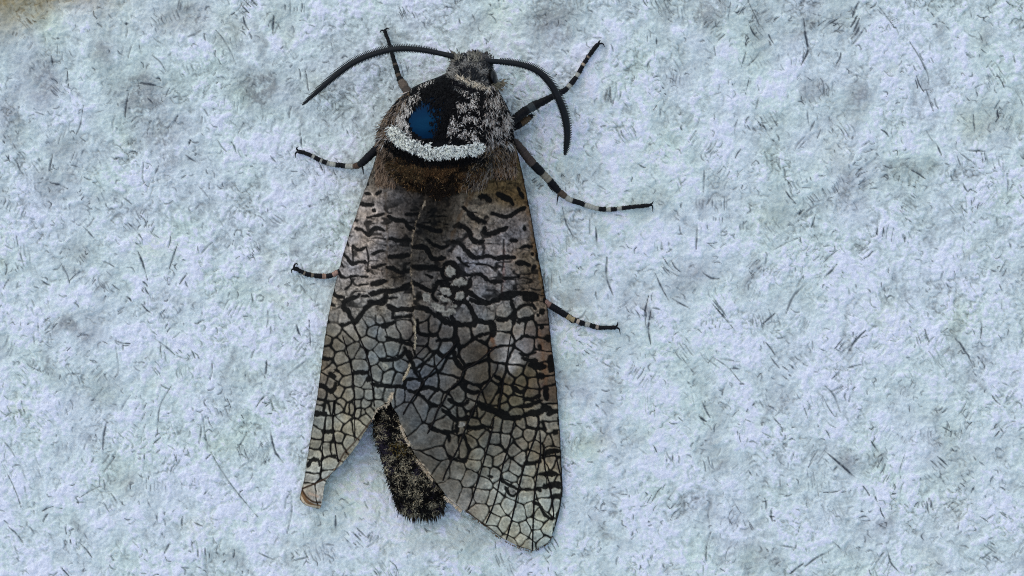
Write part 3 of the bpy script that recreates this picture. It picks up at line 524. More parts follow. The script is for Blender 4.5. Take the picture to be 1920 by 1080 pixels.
SEEDS = np.array(SEEDS)
def wing_colour(X, Y, seed):
    num = np.zeros(X.shape + (3,)); den = np.zeros(X.shape)
    wxp = X + 5 * fbm(X, Y, 18, seed + 3, 2); wyp = Y + 5 * fbm(X, Y, 18, seed + 5, 2)
    for x, y, r, g, b, s in TONES:
        w = np.exp(-((wxp - x) ** 2 + (wyp - y) ** 2) / (2 * (s * 0.7) ** 2)) + 1e-9
        sc = (min((r + g + b) / 3, 150) / 132.0) ** 0.38
        if y > 840: sc *= 1.07
        num += w[..., None] * lin((r * 0.915 * sc, g * 0.955 * sc, b * 0.965 * sc)); den += w
    C = num / den[..., None] / LIGHT
    n1 = fbm(X, Y, 14, seed + 10, 3, 0.6); n2 = fbm(X, Y, 3.6, seed + 20, 2, 0.7); n3 = fbm(X, Y, 30, seed + 30, 2)
    up = smooth(640, 560, Y)
    C = C * np.clip(1 + 0.5 * n1 + (0.42 + 0.38 * up) * n2 + 0.5 * up * smooth(0.35, 0.6, fbm(X, Y, 5, seed + 25, 2)), 0.3, 2.2)[..., None]
    C = C * np.stack([1 + 0.10 * n3, np.ones_like(n3), 1 - 0.14 * n3], -1)
    wob = 2.2 * fbm(X, Y, 6.5, seed + 40, 3, 0.6) ; wob2 = 3.0 * fbm(X, Y, 20, seed + 45, 2)
    ink = np.zeros(X.shape)
    # faint fine net between the strong lines
    e, _ = voronoi(X + wob2 * 1.5, Y + wob2, 15, seed + 50)
    ink = np.maximum(ink, 0.55 * up * smooth(1.9, 0.2, e + 0.5 * wob) * smooth(-0.35, 0.25, fbm(X, Y, 40, seed + 55, 2)))
    # short wavy bars between the strong ones on the inner half
    bar = lattice(X + 5 * fbm(X, Y, 16, seed + 62, 2), Y + 6 * fbm(X, Y, 22, seed + 63, 2), 30, 10.5, seed + 64)
    bk = smooth(0.36, 0.16, np.abs(bar)) * smooth(-0.08, 0.14, fbm(X, Y, 17, seed + 65, 2)) * smooth(350, 400, Y) * smooth(600, 570, Y)
    ink = np.maximum(ink, 0.9 * bk)
    # closed net of cells: borders between the traced cell centres, rounded at the corners
    net = np.full(X.shape, 99.0); cellv = np.zeros(X.shape)
    wx = X + 2.6 * fbm(X, Y, 13, seed + 58, 2); wy = Y + 2.6 * fbm(X, Y, 13, seed + 59, 2)
    for r0 in range(0, X.shape[0], 40):
        sl = slice(r0, r0 + 40)
        if Y[sl].max() < 545: continue
        yc = Y[sl].mean(); near = SEEDS[np.abs(SEEDS[:, 1] - yc) < 130]
        dd = np.sqrt((wx[sl][..., None] - near[:, 0]) ** 2 + (wy[sl][..., None] - near[:, 1]) ** 2)
        o = np.argpartition(dd, 4, axis=-1)[..., :4]
        d4 = np.take_along_axis(dd, o, -1); so = np.argsort(d4, -1)
        o = np.take_along_axis(o, so, -1); d4 = np.take_along_axis(d4, so, -1)
        q0 = near[o[..., 0]]; acc = 0
        for k in (1, 2, 3):
            qk = near[o[..., k]]; gap = np.hypot(qk[..., 0] - q0[..., 0], qk[..., 1] - q0[..., 1]) + 1e-6
            acc = acc + np.exp(-0.8 * (d4[..., k] ** 2 - d4[..., 0] ** 2) / (2 * gap))
        net[sl] = -np.log(acc + 1e-12) / 0.8
        cellv[sl] = (np.sin(q0[..., 0] * 12.9898 + q0[..., 1] * 78.233) * 43758.5453) % 1.0
    hwid = 1.25 + 1.5 * np.exp(-((X - 880) / 95) ** 2 - ((Y - 670) / 105) ** 2) - 0.35 * smooth(830, 930, Y) + 0.5 * smooth(40, 10, np.minimum(np.abs(X - ip(Y, COSTA_L)), np.abs(X - ip(Y, COSTA_R))))
    hwid = hwid * (1 + 0.45 * fbm(X, Y, 22, seed + 61, 2))
    on = smooth(560, 600, Y + 0.10 * (X - 800) * (X < 800))
    nk = smooth(0.8, -0.6, net + 0.3 * wob - hwid) * on
    ink = np.maximum(ink, 0.97 * nk)
    C = C * (1 + on * (0.34 * (cellv - 0.5) + 0.22 * np.exp(-((net - hwid - 2.2) / 1.6) ** 2)))[..., None]
    for w, p in MARKS:
        q = catmull(p, 5) if len(p) > 2 else np.array(p, float)
        if w < 4.6 and np.mean([v[1] for v in p]) > 600: continue      # fine lines there come from the net
        m = w + 5
        r0 = np.searchsorted(Y[:, 0], q[:, 1].min() - m); r1 = np.searchsorted(Y[:, 0], q[:, 1].max() + m)
        if r1 <= r0: continue
        x_, y_ = X[r0:r1], Y[r0:r1]
        d, t = seg_dist(x_, y_, q)
        hw_ = w * 0.5 * 1.18 + 0.25
        ends = np.clip(np.minimum(t, 1 - t) * 9 + 0.75, 0, 1) if w > 3 else 1
        k = smooth(0.9, -0.7, d + wob[r0:r1] * min(1, w / 5) - hw_ * ends * (1 + 0.55 * n1[r0:r1] + 0.25 * n2[r0:r1]))
        ink[r0:r1] = np.maximum(ink[r0:r1], k * (0.97 if w > 2.6 else 0.85))
        C[r0:r1] *= (1 + 0.16 * np.exp(-((d - hw_ - 2.4) / 1.8) ** 2))[..., None]
    for cx, cy, rx, ry, a in ISLES:
        dx, dy = X - cx, Y - cy
        u = (dx * math.cos(a) + dy * math.sin(a)) / rx; v = (-dx * math.sin(a) + dy * math.cos(a)) / ry
        d = (np.hypot(u, v) - 0.86) * min(rx, ry) + wob * 2.2
        k = smooth(0.9, -0.7, d)
        core = smooth(-0.25, -0.8, np.hypot(u, v) - 1) * 0.35
        ink = ink * (1 - k) + k * core * 0.6
        C = C * (1 - k[..., None]) + k[..., None] * (alb((118, 120, 118)) * np.clip(1 + 0.8 * n2 - 0.3 * n1, .4, 1.7)[..., None])
    for w, c, a, p in BROWNS:
        d, t = seg_dist(X, Y, catmull(p, 4))
        k = (a * smooth(1, 0.0, (d + 2 * wob) / w))[..., None]
        C = C * (1 - k) + k * alb(c)
    ik = ink[..., None]
    C = C * (1 - ik) + ik * alb((11, 13, 15))
    for w, c, p in PALE:
        d, t = seg_dist(X, Y, catmull(p, 4))
        k = (smooth(1.2, -0.6, d + 1.4 * wob - w * 0.5) * smooth(-0.5, 0.2, n1 + n2))[..., None]
        C = C * (1 - k) + k * alb(c) * np.clip(1 + 0.4 * n2, .5, 1.5)[..., None]
    return C, ink, n1, n2

def make_wing(name, costa, inner, side, seed, label):
    y0, y1 = costa[0][0], min(costa[-1][0], inner[-1][0])
    yy = np.arange(y0, y1 + 0.75, 1.5)
    a = ip(yy, costa); b = ip(yy, inner)
    # ragged natural margins
    jit = 0.8 * fbm(yy, yy * 0 + 7, 9, seed + 70, 3)
    a = a + jit; b = b + 1.6 * fbm(yy, yy * 0 + 17, 7, seed + 75, 3)
    lo, hi = (a, b) if side < 0 else (b, a)
    hi = np.maximum(hi, lo + 1.0)
    n = int((hi - lo).max() / 1.5) + 2
    t = np.linspace(0, 1, n)
    X = lo[:, None] * (1 - t) + hi[:, None] * t; Y = np.repeat(yy[:, None], n, 1)
    Z = wing_z(X, Y, side)
    C, ink, n1, n2 = wing_colour(X, Y, seed)
    Z = Z + 1.8 * n1 + 0.8 * n2 - 2.4 * ink + 2.5 * fbm(X, Y, 60, seed + 80, 2)
    if side < 0:   # the tip is curled up and over
        c = smooth(908, 950, Y); Z = Z + 16 * c * smooth(610, 560, X)
        tip = [(6,(104,84,64),[(567,924),(573,938),(587,947),(601,950)]),(3.2,(168,160,146),[(563,930),(575,946),(599,951)]),(3.2,(58,46,36),[(566,918),(575,932),(588,941),(601,942)]),(2.6,(52,42,36),[(568,916),(590,907),(607,899)]),(4,(150,140,132),[(580,925),(596,931)])]
        for w, cc, p in tip:
            d, _ = seg_dist(X, Y, catmull(p, 5)); k = smooth(1, -0.6, d - w / 2)[..., None]
            C = C * (1 - k) + k * alb(cc)
    # dark line along the margins
    edge_pts = [(68,(568,916)),]
    if side < 0:
        rim = [(567,916),(605,900),(625,886),(636,867),(645,850),(664,830),(683,806),(697,787)]
        k = smooth(1.2, -0.4, seg_dist(X, Y, catmull(rim, 4))[0] - 1.3)[..., None] * 0.8
        C = C * (1 - k) + k * alb((50, 40, 34))
        dc = (X - a[:, None])
    else:
        rim = [(876,959),(892,973),(911,986),(949,1016),(977,1027),(998,1034)]
        k = smooth(1.2, -0.4, seg_dist(X, Y, catmull(rim, 4))[0] - 2.0)[..., None] * 0.85
        C = C * (1 - k) + k * alb((44, 36, 32))
        dc = (a[:, None] - X)
    k = (smooth(3.4, 0.6, dc) * (0.55 + 0.4 * (side > 0)) * smooth(960, 935, Y))[..., None]
    C = C * (1 - k) + k * alb((22, 20, 20))
    F = grid_faces(len(yy), n)
    o = adopt(mesh_obj(name, P(X, Y, Z).reshape(-1, 3), F, M_wing, None, C.reshape(-1, 3)))
    o['label'] = label
    md = o.modifiers.new('thickness', 'SOLIDIFY'); md.thickness = 1.4 * S; md.offset = -1
    return o

wing_l = make_wing('forewing', COSTA_L, INNER_L, -1, 500, 'narrower forewing with a curled brown tip, partly under the other wing')
wing_r = make_wing('forewing', COSTA_R, INNER_R, 1, 700, 'broad forewing lying on top with large dark-edged cells')

def veins(wing, rows, side):
    for ox, oy, s, p, r in rows:
        q = catmull([(ox + x / s, oy + y / s) for x, y in p], 6)
        z = wing_z(q[:, 0], q[:, 1], side) + 0.4 + 0.4 * fbm(q[:, 0], q[:, 1], 10, 820, 2)
        n1 = fbm(q[:, 0], q[:, 1], 14, (500 if side < 0 else 700) + 10, 3, 0.6)
        z = z + 1.6 * n1 + 2.5 * fbm(q[:, 0], q[:, 1], 60, (500 if side < 0 else 700) + 80, 2)
        tb = Tubes(); rr = r * (1 + 0.25 * fbm(q[:, 0], q[:, 1], 8, 830, 2)); rr[0] *= 0.5; rr[-1] *= 0.5
        tb.add(np.column_stack([q, z]), rr, alb((17, 16, 17)), 6)
        adopt(tb.build('vein', M_vein), wing)
veins(wing_l, VEINS_L, -1)
veins(wing_r, VEINS_R, 1)

# --- hairs and scales
class Hairs:
    def __init__(self): self.r = []
    def add(self, x, y, z, ang, L, w, col, lift, bend=0.0, nrm=None):
        """arrays: root, picture-plane direction (angle, 90 = down), length, width, colour, lift"""
        self.r.append((x, y, z, ang, L, w, col, lift, np.broadcast_to(bend, np.shape(x)), nrm))
    def build(self, name, mat, parent, zf):
        V = []; C = []
        for x, y, z, ang, L, w, col, lift, bend, nrm in self.r:
            dx, dy = np.cos(ang), np.sin(ang)
            def pt(t):
                a2 = ang + bend * t
                px = x + np.cos(a2) * L * t; py = y + np.sin(a2) * L * t
                pz = np.maximum(zf(px, py), z - L * 0.9 * t) + lift * (0.15 + t) + 0.4
                return np.stack([px, py, pz], -1)
            sx, sy = -dy * w * 0.5, dx * w * 0.5
            off = np.stack([sx, sy, np.zeros_like(sx)], -1)
            tilt = np.stack([np.zeros_like(sx), np.zeros_like(sx), rng.normal(0, 0.35, len(x)) * w], -1)
            p0, p1, p2 = pt(0.0), pt(0.55), pt(1.0)
            blk = np.stack([p0 - off * 0.7 - tilt, p0 + off * 0.7 + tilt, p1 + off + tilt, p1 - off - tilt, p2], 1)
            V.append(blk.reshape(-1, 3)); C.append(np.repeat(col, 5, 0))
        V = np.vstack(V); C = np.vstack(C)
        n = len(V) // 5; b = np.arange(n)[:, None] * 5
        tri = np.concatenate([b + [0, 1, 2], b + [0, 2, 3], b + [3, 2, 4]], 0)
        o = mesh_obj(name, P(V[:, 0], V[:, 1], V[:, 2]), tri, mat, None, C)
        o['kind'] = 'stuff'
        return adopt(o, parent)

def scatter(n, x0, x1, y0, y1):
    return rng.uniform(x0, x1, n), rng.uniform(y0, y1, n)

def shade(c, n, v=0.3):
    return alb(c)[None] * np.clip(rng.normal(1, v, n), 0.35, 1.9)[:, None]

# thorax
def collar_d(x, y):
    return seg_dist(np.asarray(x, float), np.asarray(y, float), catmull([(733,243),(752,261),(778,273),(812,283),(842,283),(872,279),(901,274)], 5))[0]
def black_d(x, y):
    return seg_dist(np.asarray(x, float), np.asarray(y, float), catmull([(731,268),(752,282),(788,296),(820,300),(860,298),(900,291)], 5))[0]

def in_body(x, y, m=2):
    cx, hw, _, _ = body_par(y)
    return np.abs(x - cx) < hw - m

H = Hairs()
x, y = scatter(17000, 705, 968, 138, 300)
dc, db = collar_d(x, y), black_d(x, y)
ok = in_body(x, y) & ~(inside(x + 3 * fbm(x, y, 8, 890, 2), y + 4 * fbm(x, y, 8, 895, 2), PATCH) & (rng.random(len(x)) > 0.85 * smooth(800, 836, x) + 0.6 * smooth(205, 180, y))) & (dc > 9) & (db > 9) & (y < 262 + 0.10 * np.abs(x - 830)) & ~((x > 845) & (y < 158)) & ~((y > 150) & (np.hypot((x - 888) / 48, (y - 132) / 38) < 1))
x, y, = x[ok], y[ok]
n = len(x)
col = np.zeros((n, 3)); ang = np.full(n, math.pi / 2); L = np.full(n, 11.0); wd = np.full(n, 1.6)
cl = fbm(x, y, 9, 900, 2)
left = x < 772
mid_ = (x >= 772) & (x < 901)
right = x >= 901
grey = shade((128, 126, 128), n, 0.35); dk = shade((14, 15, 18), n, 0.3); wht = shade((176, 180, 186), n, 0.22); brn = shade((104, 94, 84), n, 0.3)
pl = rng.random(n)
# left shoulder: long grey-brown hairs running down and out along the flank
m = left
ang[m] = math.pi / 2 + 0.45 + rng.normal(0, 0.25, m.sum()); L[m] = rng.uniform(12, 24, m.sum())
rim = left & (x > 742 + (225 - y) * 0.5)
col[m] = np.where((pl < 0.42)[:, None], dk, np.where((pl < 0.75)[:, None], brn, grey))[m]
col[rim] = np.where((cl + rng.uniform(-.4, .4, n) > 0.02)[:, None], wht * 0.85, dk)[rim]; L[rim] = rng.uniform(7, 12, rim.sum())
# middle: short pale scales in clumps on black
m = mid_
dens = -0.12 + 0.16 * smooth(840, 880, x)
pale = (0.8 * cl + rng.uniform(-.42, .42, n) > 0.12 - dens) & ~inside(x, y, BLACK)
col[m] = np.where(pale[:, None], np.where((pl < 0.65)[:, None], wht, grey), dk)[m]
ang[m] = math.pi / 2 + rng.normal(0, 0.6, m.sum()); L[m] = rng.uniform(5, 9, m.sum())
# right shoulder: grey hairs streaming down
m = right
ang[m] = math.pi / 2 - 0.1 + rng.normal(0, 0.32, m.sum()); L[m] = rng.uniform(9, 19, m.sum())
palr = (cl + rng.uniform(-.4, .4, n) > 0.0) & ~((x < 907) & (y < 264)) & ~((x > 955) & (cl < .2))
col[m] = np.where(palr[:, None], np.where((pl < 0.5)[:, None], wht * 0.8, grey), dk)[m]
H.add(x, y, body_z(x, y), ang, L, wd, col, rng.uniform(0.8, 3.0, n), rng.normal(0, 0.3, n))
# white collar
x, y = scatter(9000, 720, 910, 235, 300); dcol = collar_d(x, y)
ok = (dcol < 9 + 7 * fbm(x, y, 11, 905, 3)) & (x > 728) & (x < 905); x, y = x[ok], y[ok]; n = len(x)
col = shade((196, 208, 216), n, 0.22); dkm = rng.random(n) < 0.2; col[dkm] = alb((78, 88, 96))
H.add(x, y, body_z(x, y), math.pi / 2 + rng.normal(0, 0.55, n), rng.uniform(6, 12, n), np.full(n, 2.1), col, rng.uniform(2, 5, n), rng.normal(0, 0.4, n))
# black band behind the collar
x, y = scatter(7000, 722, 912, 255, 320); db = black_d(x, y)
ok = (db < 10) & (collar_d(x, y) > 8); x, y = x[ok], y[ok]; n = len(x)
H.add(x, y, body_z(x, y), math.pi / 2 + rng.normal(0, 0.4, n), rng.uniform(6, 11, n), np.full(n, 2.2), shade((9, 9, 10), n, 0.3), rng.uniform(1, 3, n))
thorax_fur = H.build('thorax_fur', M_hair, body, body_z)

# brown tuft at the back of the thorax, running out over the wing bases
def top_z(x, y):
    wz = np.where(y > 246, np.where(x < ip(y, INNER_R), wing_z(x, y, -1), wing_z(x, y, 1)), 0)
    inside_w = (x > ip(y, COSTA_L) + 1) & (x < ip(y, COSTA_R) - 1) & (y > 246)
    bz = np.where(in_body(x, y, 1), body_z(x, y), 0)
    return np.maximum(bz, np.where(inside_w, wz + 2, 0))
H = Hairs()
x, y = scatter(11000, 722, 912, 290, 372)
ok = (black_d(x, y) > 6) & (y > 296 - 12 * np.abs(x - 820) / 90) & (((x - 818) / 92) ** 2 + ((y - 300) / (62 + 9 * fbm(x, y, 20, 930, 2))) ** 2 < 1)
x, y = x[ok], y[ok]; n = len(x); cl = fbm(x, y, 13, 910, 2); pl = rng.random(n)
brn = shade((60, 45, 30), n, 0.4); olv = shade((52, 44, 31), n, 0.4); dk = shade((20, 16, 12), n, 0.3); tan = shade((104, 86, 62), n, 0.25)
col = np.where((cl < -0.12)[:, None], dk, np.where((x < 795)[:, None] & (pl < 0.6)[:, None], olv, brn))
col[(pl > 0.93)] = tan[pl > 0.93]
lowdark = (y > 338) & (np.abs(x - 822) < 36) & (cl > -0.1); col[lowdark] = dk[lowdark]
H.add(x, y, top_z(x, y), math.pi / 2 + (818 - x) / 160 + rng.normal(0, 0.55, n), rng.uniform(6, 13, n), np.full(n, 1.8), col, rng.uniform(0.6, 2.2, n), rng.normal(0, 0.5, n))
# long tan and grey hairs beside it, over the wing bases
x, y = scatter(1500, 868, 952, 262, 352); ok = (np.abs((x - 915) - (290 - y) * 0.45) < 24); x, y = x[ok], y[ok]; n = len(x); pl = rng.random(n)
col = np.where((pl < 0.45)[:, None], shade((98, 95, 92), n), np.where((pl < 0.7)[:, None], shade((88, 74, 52), n), shade((34, 32, 34), n)))
H.add(x, y, top_z(x, y), math.radians(108) + rng.normal(0, 0.15, n), rng.uniform(9, 18, n), np.full(n, 1.4), col, rng.uniform(1, 3, n), rng.normal(0, 0.3, n))
x, y = scatter(1600, 704, 742, 240, 345); ok = (x > ip(y, COSTA_L) + 2); x, y = x[ok], y[ok]; n = len(x); pl = rng.random(n)
col = np.where((pl < 0.6)[:, None], shade((112, 101, 92), n), np.where((pl < 0.8)[:, None], shade((84, 72, 62), n), shade((42, 38, 38), n)))
H.add(x, y, top_z(x, y), math.radians(97) + rng.normal(0, 0.15, n), rng.uniform(8, 15, n), np.full(n, 1.4), col, rng.uniform(0.6, 2.0, n), rng.normal(0, 0.3, n))
x, y = scatter(900, 925, 968, 258, 330); ok = (x < ip(y, COSTA_R) - 2); x, y = x[ok], y[ok]; n = len(x); pl = rng.random(n)
col = np.where((pl < 0.5)[:, None], shade((112, 102, 94), n), np.where((pl < 0.75)[:, None], shade((90, 70, 48), n), shade((24, 22, 24), n)))
H.add(x, y, top_z(x, y), math.radians(84) + rng.normal(0, 0.16, n), rng.uniform(8, 14, n), np.full(n, 1.8), col, rng.uniform(0.6, 2.0, n), rng.normal(0, 0.3, n))
tuft = H.build('brown_tuft', M_hair, body, top_z)

# head
H = Hairs()
x, y = scatter(5200, 836, 938, 98, 182)
ok = in_body(x, y, 0) & (np.hypot((x - 887) / 46, (y - 137) / 41) < 1) & ~(np.hypot((x - 924) / 14, (y - 147) / 20) < 1)
x, y = x[ok], y[ok]; n = len(x); cl = fbm(x, y, 10, 950, 2); pl = rng.random(n)
col = np.where((cl + rng.uniform(-.25, .25, n) < -0.05)[:, None], shade((34, 38, 44), n), np.where((pl < 0.6)[:, None], shade((112, 116, 120), n), shade((86, 88, 90), n)))
band = (np.abs(y - (146 + (x - 860) * 0.36)) < 4) & (x > 856); col[band] = shade((160, 160, 156), n)[band]
dkb = (y > 152 + (x - 860) * 0.36) & (y < 163 + (x - 860) * 0.36) & (x < 915); col[dkb] = shade((18, 19, 24), n)[dkb]
out = np.arctan2(y - 150, x - 886)
H.add(x, y, body_z(x, y), np.where(pl < 0.5, out, out + rng.normal(0, 1.2, n)) , rng.uniform(4, 9, n), np.full(n, 1.6), col, rng.uniform(0.6, 2.4, n), rng.normal(0, 0.5, n))
# tufts at the antenna bases
for tx, ty, a0, cc in ((852, 108, -2.0, (96, 98, 96)), (909, 110, -1.2, (64, 66, 70)), (893, 108, -1.5, (96, 98, 96)), (934, 158, 0.2, (104, 102, 92))):
    n = 90; x = tx + rng.normal(0, 6, n); y = ty + rng.normal(0, 4, n)
    H.add(x, y, body_z(x, y) + 3, a0 + rng.normal(0, 0.6, n), rng.uniform(6, 12, n), np.full(n, 1.8), shade(cc, n), rng.uniform(1, 4, n))
head_fur = H.build('head_fur', M_hair, body, body_z)

# abdomen
H = Hairs()
x, y = scatter(12000, 695, 840, 758, 968); ok = in_body(x, y, 0); x, y = x[ok], y[ok]; n = len(x)
cl = fbm(x, y, 8, 960, 2); pl = rng.random(n); g = smooth(790, 880, y)
pale = cl + rng.uniform(-.5, .5, n) > 0.26 - 0.14 * g
col = np.where(pale[:, None], np.where((pl < 0.34)[:, None], shade((132, 130, 116), n), shade((92, 91, 82), n)), shade((11, 11, 12), n))
blu = ~pale & (fbm(x, y, 16, 970, 2) > 0.25); col[blu] = shade((30, 28, 40), n)[blu]
oliv = (np.hypot((x - 748) / 22, (y - 840) / 14) < 1) & (pl < .3); col[oliv] = shade((70, 62, 34), n)[oliv]
H.add(x, y, body_z(x, y), math.radians(74) + rng.normal(0, 0.8, n), rng.uniform(5, 9, n), np.full(n, 2.0), col, rng.uniform(0.8, 3, n), rng.normal(0, 0.5, n))
n = 420; x = rng.uniform(746, 830, n); y = rng.uniform(940, 968, n) - 16 * np.abs((x - 790) / 42) ** 2.5      # end brush
col = np.where((rng.random(n) < 0.7)[:, None], shade((20, 18, 17), n), shade((84, 80, 66), n))
H.add(x, y, body_z(x, y) * 0 + rng.uniform(14, 55, n), math.radians(84) + (788 - x) / 300 + rng.normal(0, 0.14, n), rng.uniform(5, 22, n), np.full(n, 1.8), col, rng.uniform(0, 1, n))
for sgn, e in ((-1, 1), (1, 2)):                                         # hairs along the flank
    n = 260; y = rng.uniform(775, 950, n); x = np.interp(y, BT[:, 0], BT[:, e]) - sgn * rng.uniform(0, 4, n)
    H.add(x, y, np.full(n, 40.0) + rng.uniform(-12, 12, n), math.radians(88) - sgn * 0.35 + rng.normal(0, 0.3, n), rng.uniform(6, 12, n), np.full(n, 1.6), shade((34, 32, 30), n, .5), rng.uniform(0, 1, n))
abdomen_fur = H.build('abdomen_fur', M_hair, body, body_z)

# fringe on the wing margins
def fringe(wing, rows, side):
    H = Hairs()
    for p, dens, L, cc, a0 in rows:
        q = catmull(p, 8); seg = np.r_[0, np.cumsum(np.hypot(*np.diff(q, axis=0).T))]
        n = int(seg[-1] * dens); s = rng.uniform(0, seg[-1], n)
        x = np.interp(s, seg, q[:, 0]); y = np.interp(s, seg, q[:, 1])
        H.add(x, y, wing_z(x, y, side), math.radians(a0) + rng.normal(0, 0.3, n), rng.uniform(0.5, 1.2, n) * L, np.full(n, 1.5), shade(cc, n, .25), rng.uniform(-0.5, 1.2, n), rng.normal(0, .3, n))
    return H.build('fringe', M_hair, wing, lambda x, y: wing_z(x, y, side))
fringe(wing_r, [([(753,797),(760,816),(770,836)],2.2,6,(158,152,140),160),([(782,860),(797,879),(813,900)],2.4,6,(150,142,128),140),([(834,929),(850,943),(868,957)],2.4,7,(164,158,146),130),([(778,600),(779,630),(778,654)],1.2,6,(146,142,130),100),([(770,682),(765,697),(757,710)],1.6,7,(160,156,142),125),([(738,736),(732,750),(724,762)],2.2,8,(158,152,140),125),([(870,958),(911,987),(950,1016),(998,1034)],0.5,4,(92,80,66),120),([(1000,1032),(1027,1017),(1035,1002)],0.5,5,(60,54,48),70)], 1)
fringe(wing_l, [([(605,900),(636,868),(664,830),(697,787)],0.5,4,(92,82,70),60),([(698,785),(706,767),(722,757)],1.6,6,(150,146,136),80)], -1)

# --- eyes
def eye(x, y, z, rx, ry, rz):
    u = np.linspace(0, math.pi, 17); v = np.linspace(0, 2 * math.pi, 24, endpoint=False)
    U, W = np.meshgrid(u, v, indexing='ij')
    X = x + rx * np.sin(U) * np.cos(W); Y = y + ry * np.sin(U) * np.sin(W) + 0.35 * (X - x); Z = z + rz * np.cos(U)
    i = np.arange(17 * 24).reshape(17, 24)
    q = np.stack([i[:-1], np.roll(i, -1, 1)[:-1], np.roll(i, -1, 1)[1:], i[1:]], -1).reshape(-1, 4)
    return adopt(mesh_obj('eye', P(X, Y, Z).reshape(-1, 3), q, M_eye, None, np.broadcast_to(alb((6, 7, 9)), (17 * 24, 3))), body)
eye(924, 147, 86, 9.5, 17, 26)
eye(849, 138, 56, 10, 15, 17)

# --- antennae
def antenna(p, zz, rr, tooth_side):
    q = catmull(p, 12); n = len(q)
    t = np.r_[0, np.cumsum(np.hypot(*np.diff(q, axis=0).T))]; L = t[-1]; t = t / L
    z = np.interp(t, *zip(*zz)); r = np.interp(t, *zip(*rr))
    tb = Tubes()
    tb.add(np.column_stack([q, z]), r, alb((20, 23, 27)), 10)
    o = adopt(tb.build('antenna', M_ant))
    tt = Tubes()
    for s in np.arange(0.10, 0.985, 3.1 / L):
        x = np.interp(s, t, q[:, 0]); y = np.interp(s, t, q[:, 1]); h = np.interp(s, t, z); rad = np.interp(s, t, r)
        x2 = np.interp(min(s + .01, 1), t, q[:, 0]); y2 = np.interp(min(s + .01, 1), t, q[:, 1])
        tx, ty = x2 - x, y2 - y; ln = math.hypot(tx, ty) + 1e-6; tx, ty = tx / ln, ty / ln
        for sd, k in ((tooth_side, 0.85), (-tooth_side, 0.5)):
            nx, ny = -ty * sd, tx * sd
            ln2 = (1.5 + 5.2 * math.sin(math.pi * min(1, s * 1.02)) ** 0.6) * k + rad * 0.8
            pts = [(x, y, h), (x + nx * ln2 * .6 + tx * 1.5, y + ny * ln2 * .6 + ty * 1.5, h - 1.5), (x + nx * ln2 + tx * 3.2, y + ny * ln2 + ty * 3.2, h - 4)]
            tt.add(pts, [1.35, 1.15, 0.6], alb((30, 33, 37)), 5)
    c = tt.build('comb_teeth', M_ant); c['kind'] = 'stuff'; adopt(c, o)
    return o
antenna([(850,106),(838,103),(800,95),(768,91.5),(742,92),(712,98),(680,109),(648,127),(616,153),(590,176),(567,197)], [(0,84),(.3,72),(.7,48),(1,24)], [(0,5.2),(.12,4.8),(.4,5.2),(.7,5.6),(.88,4.0),(1,1.4)], 1)
antenna([(908,114),(925,115),(950,117),(976,121),(1000,129),(1020,143),(1036,163),(1049,189),(1058,214),(1063,240),(1063,265),(1059,291)], [(0,84),(.3,78),(.6,62),(1,26)], [(0,5.2),(.12,4.9),(.45,6.0),(.75,7.0),(.93,5.4),(1,1.8)], -1)

# --- legs
K, W_, B_ = (13, 14, 17), (134, 140, 140), (70, 64, 60)
def leg(p, bands, claws, spurs=()):
    """p: rows x, y, height, radius; bands: (from, to, colour) along the length 0..1"""
    a = np.array(p, float); q = catmull(a, 10)
    t = np.r_[0, np.cumsum(np.hypot(np.diff(q[:, 0]), np.diff(q[:, 1])))]; t /= t[-1]
    col = np.zeros((len(q), 3)); col[:] = alb(K)
    tq = np.linspace(0, 1, 150)
    Q = np.column_stack([np.interp(tq, t, q[:, k]) for k in range(4)])
    col = np.zeros((150, 3)); col[:] = alb(K)
    r = Q[:, 3].copy()
    for f, g, c in bands:
        m = (tq >= f) & (tq < g); col[m] = alb(c)
        r[m] *= 1.0
    for f, g, c in bands:                      # joints pinch a little between bands
        r *= 1 - 0.13 * np.exp(-((tq - f) / 0.012) ** 2)
    col *= np.clip(1 + rng.normal(0, 0.12, (150, 1)), .6, 1.4)
    r[0] *= .6; r[-1] *= .6
    r *= 1 + 0.05 * rng.normal(0, 1, 150)
    tb = Tubes(); tb.add(Q[:, :3], r, col, 10)
    # short bristly scales
    for k in range(120):
        s = rng.uniform(0.03, 0.97); i = int(s * 149); c = Q[i]; d = Q[min(i + 2, 149)] - Q[max(i - 2, 0)]
        d = d[:2] / (np.hypot(*d[:2]) + 1e-6); sd = rng.choice([-1, 1]); rr = c[3]
        n_ = np.array([-d[1], d[0]]) * sd
        s0 = c[:2] + n_ * rr * 0.7; s1 = s0 + n_ * rng.uniform(0.8, 2.4) + d * rng.uniform(3, 6)
        tb.add([(s0[0], s0[1], c[2] + rng.uniform(-.3, .4) * rr), (s1[0], s1[1], c[2] - 0.2)], [0.8, 0.25], col[i], 4)
    for c in claws:
        tb.add(catmull(c, 5), np.linspace(2.2, 0.5, len(catmull(c, 5))), alb((14, 16, 22)), 6)
    for s in spurs:
        tb.add(s, np.linspace(1.9, 0.4, len(s)), alb((24, 22, 24)), 6)
    return adopt(tb.build('leg', M_leg))

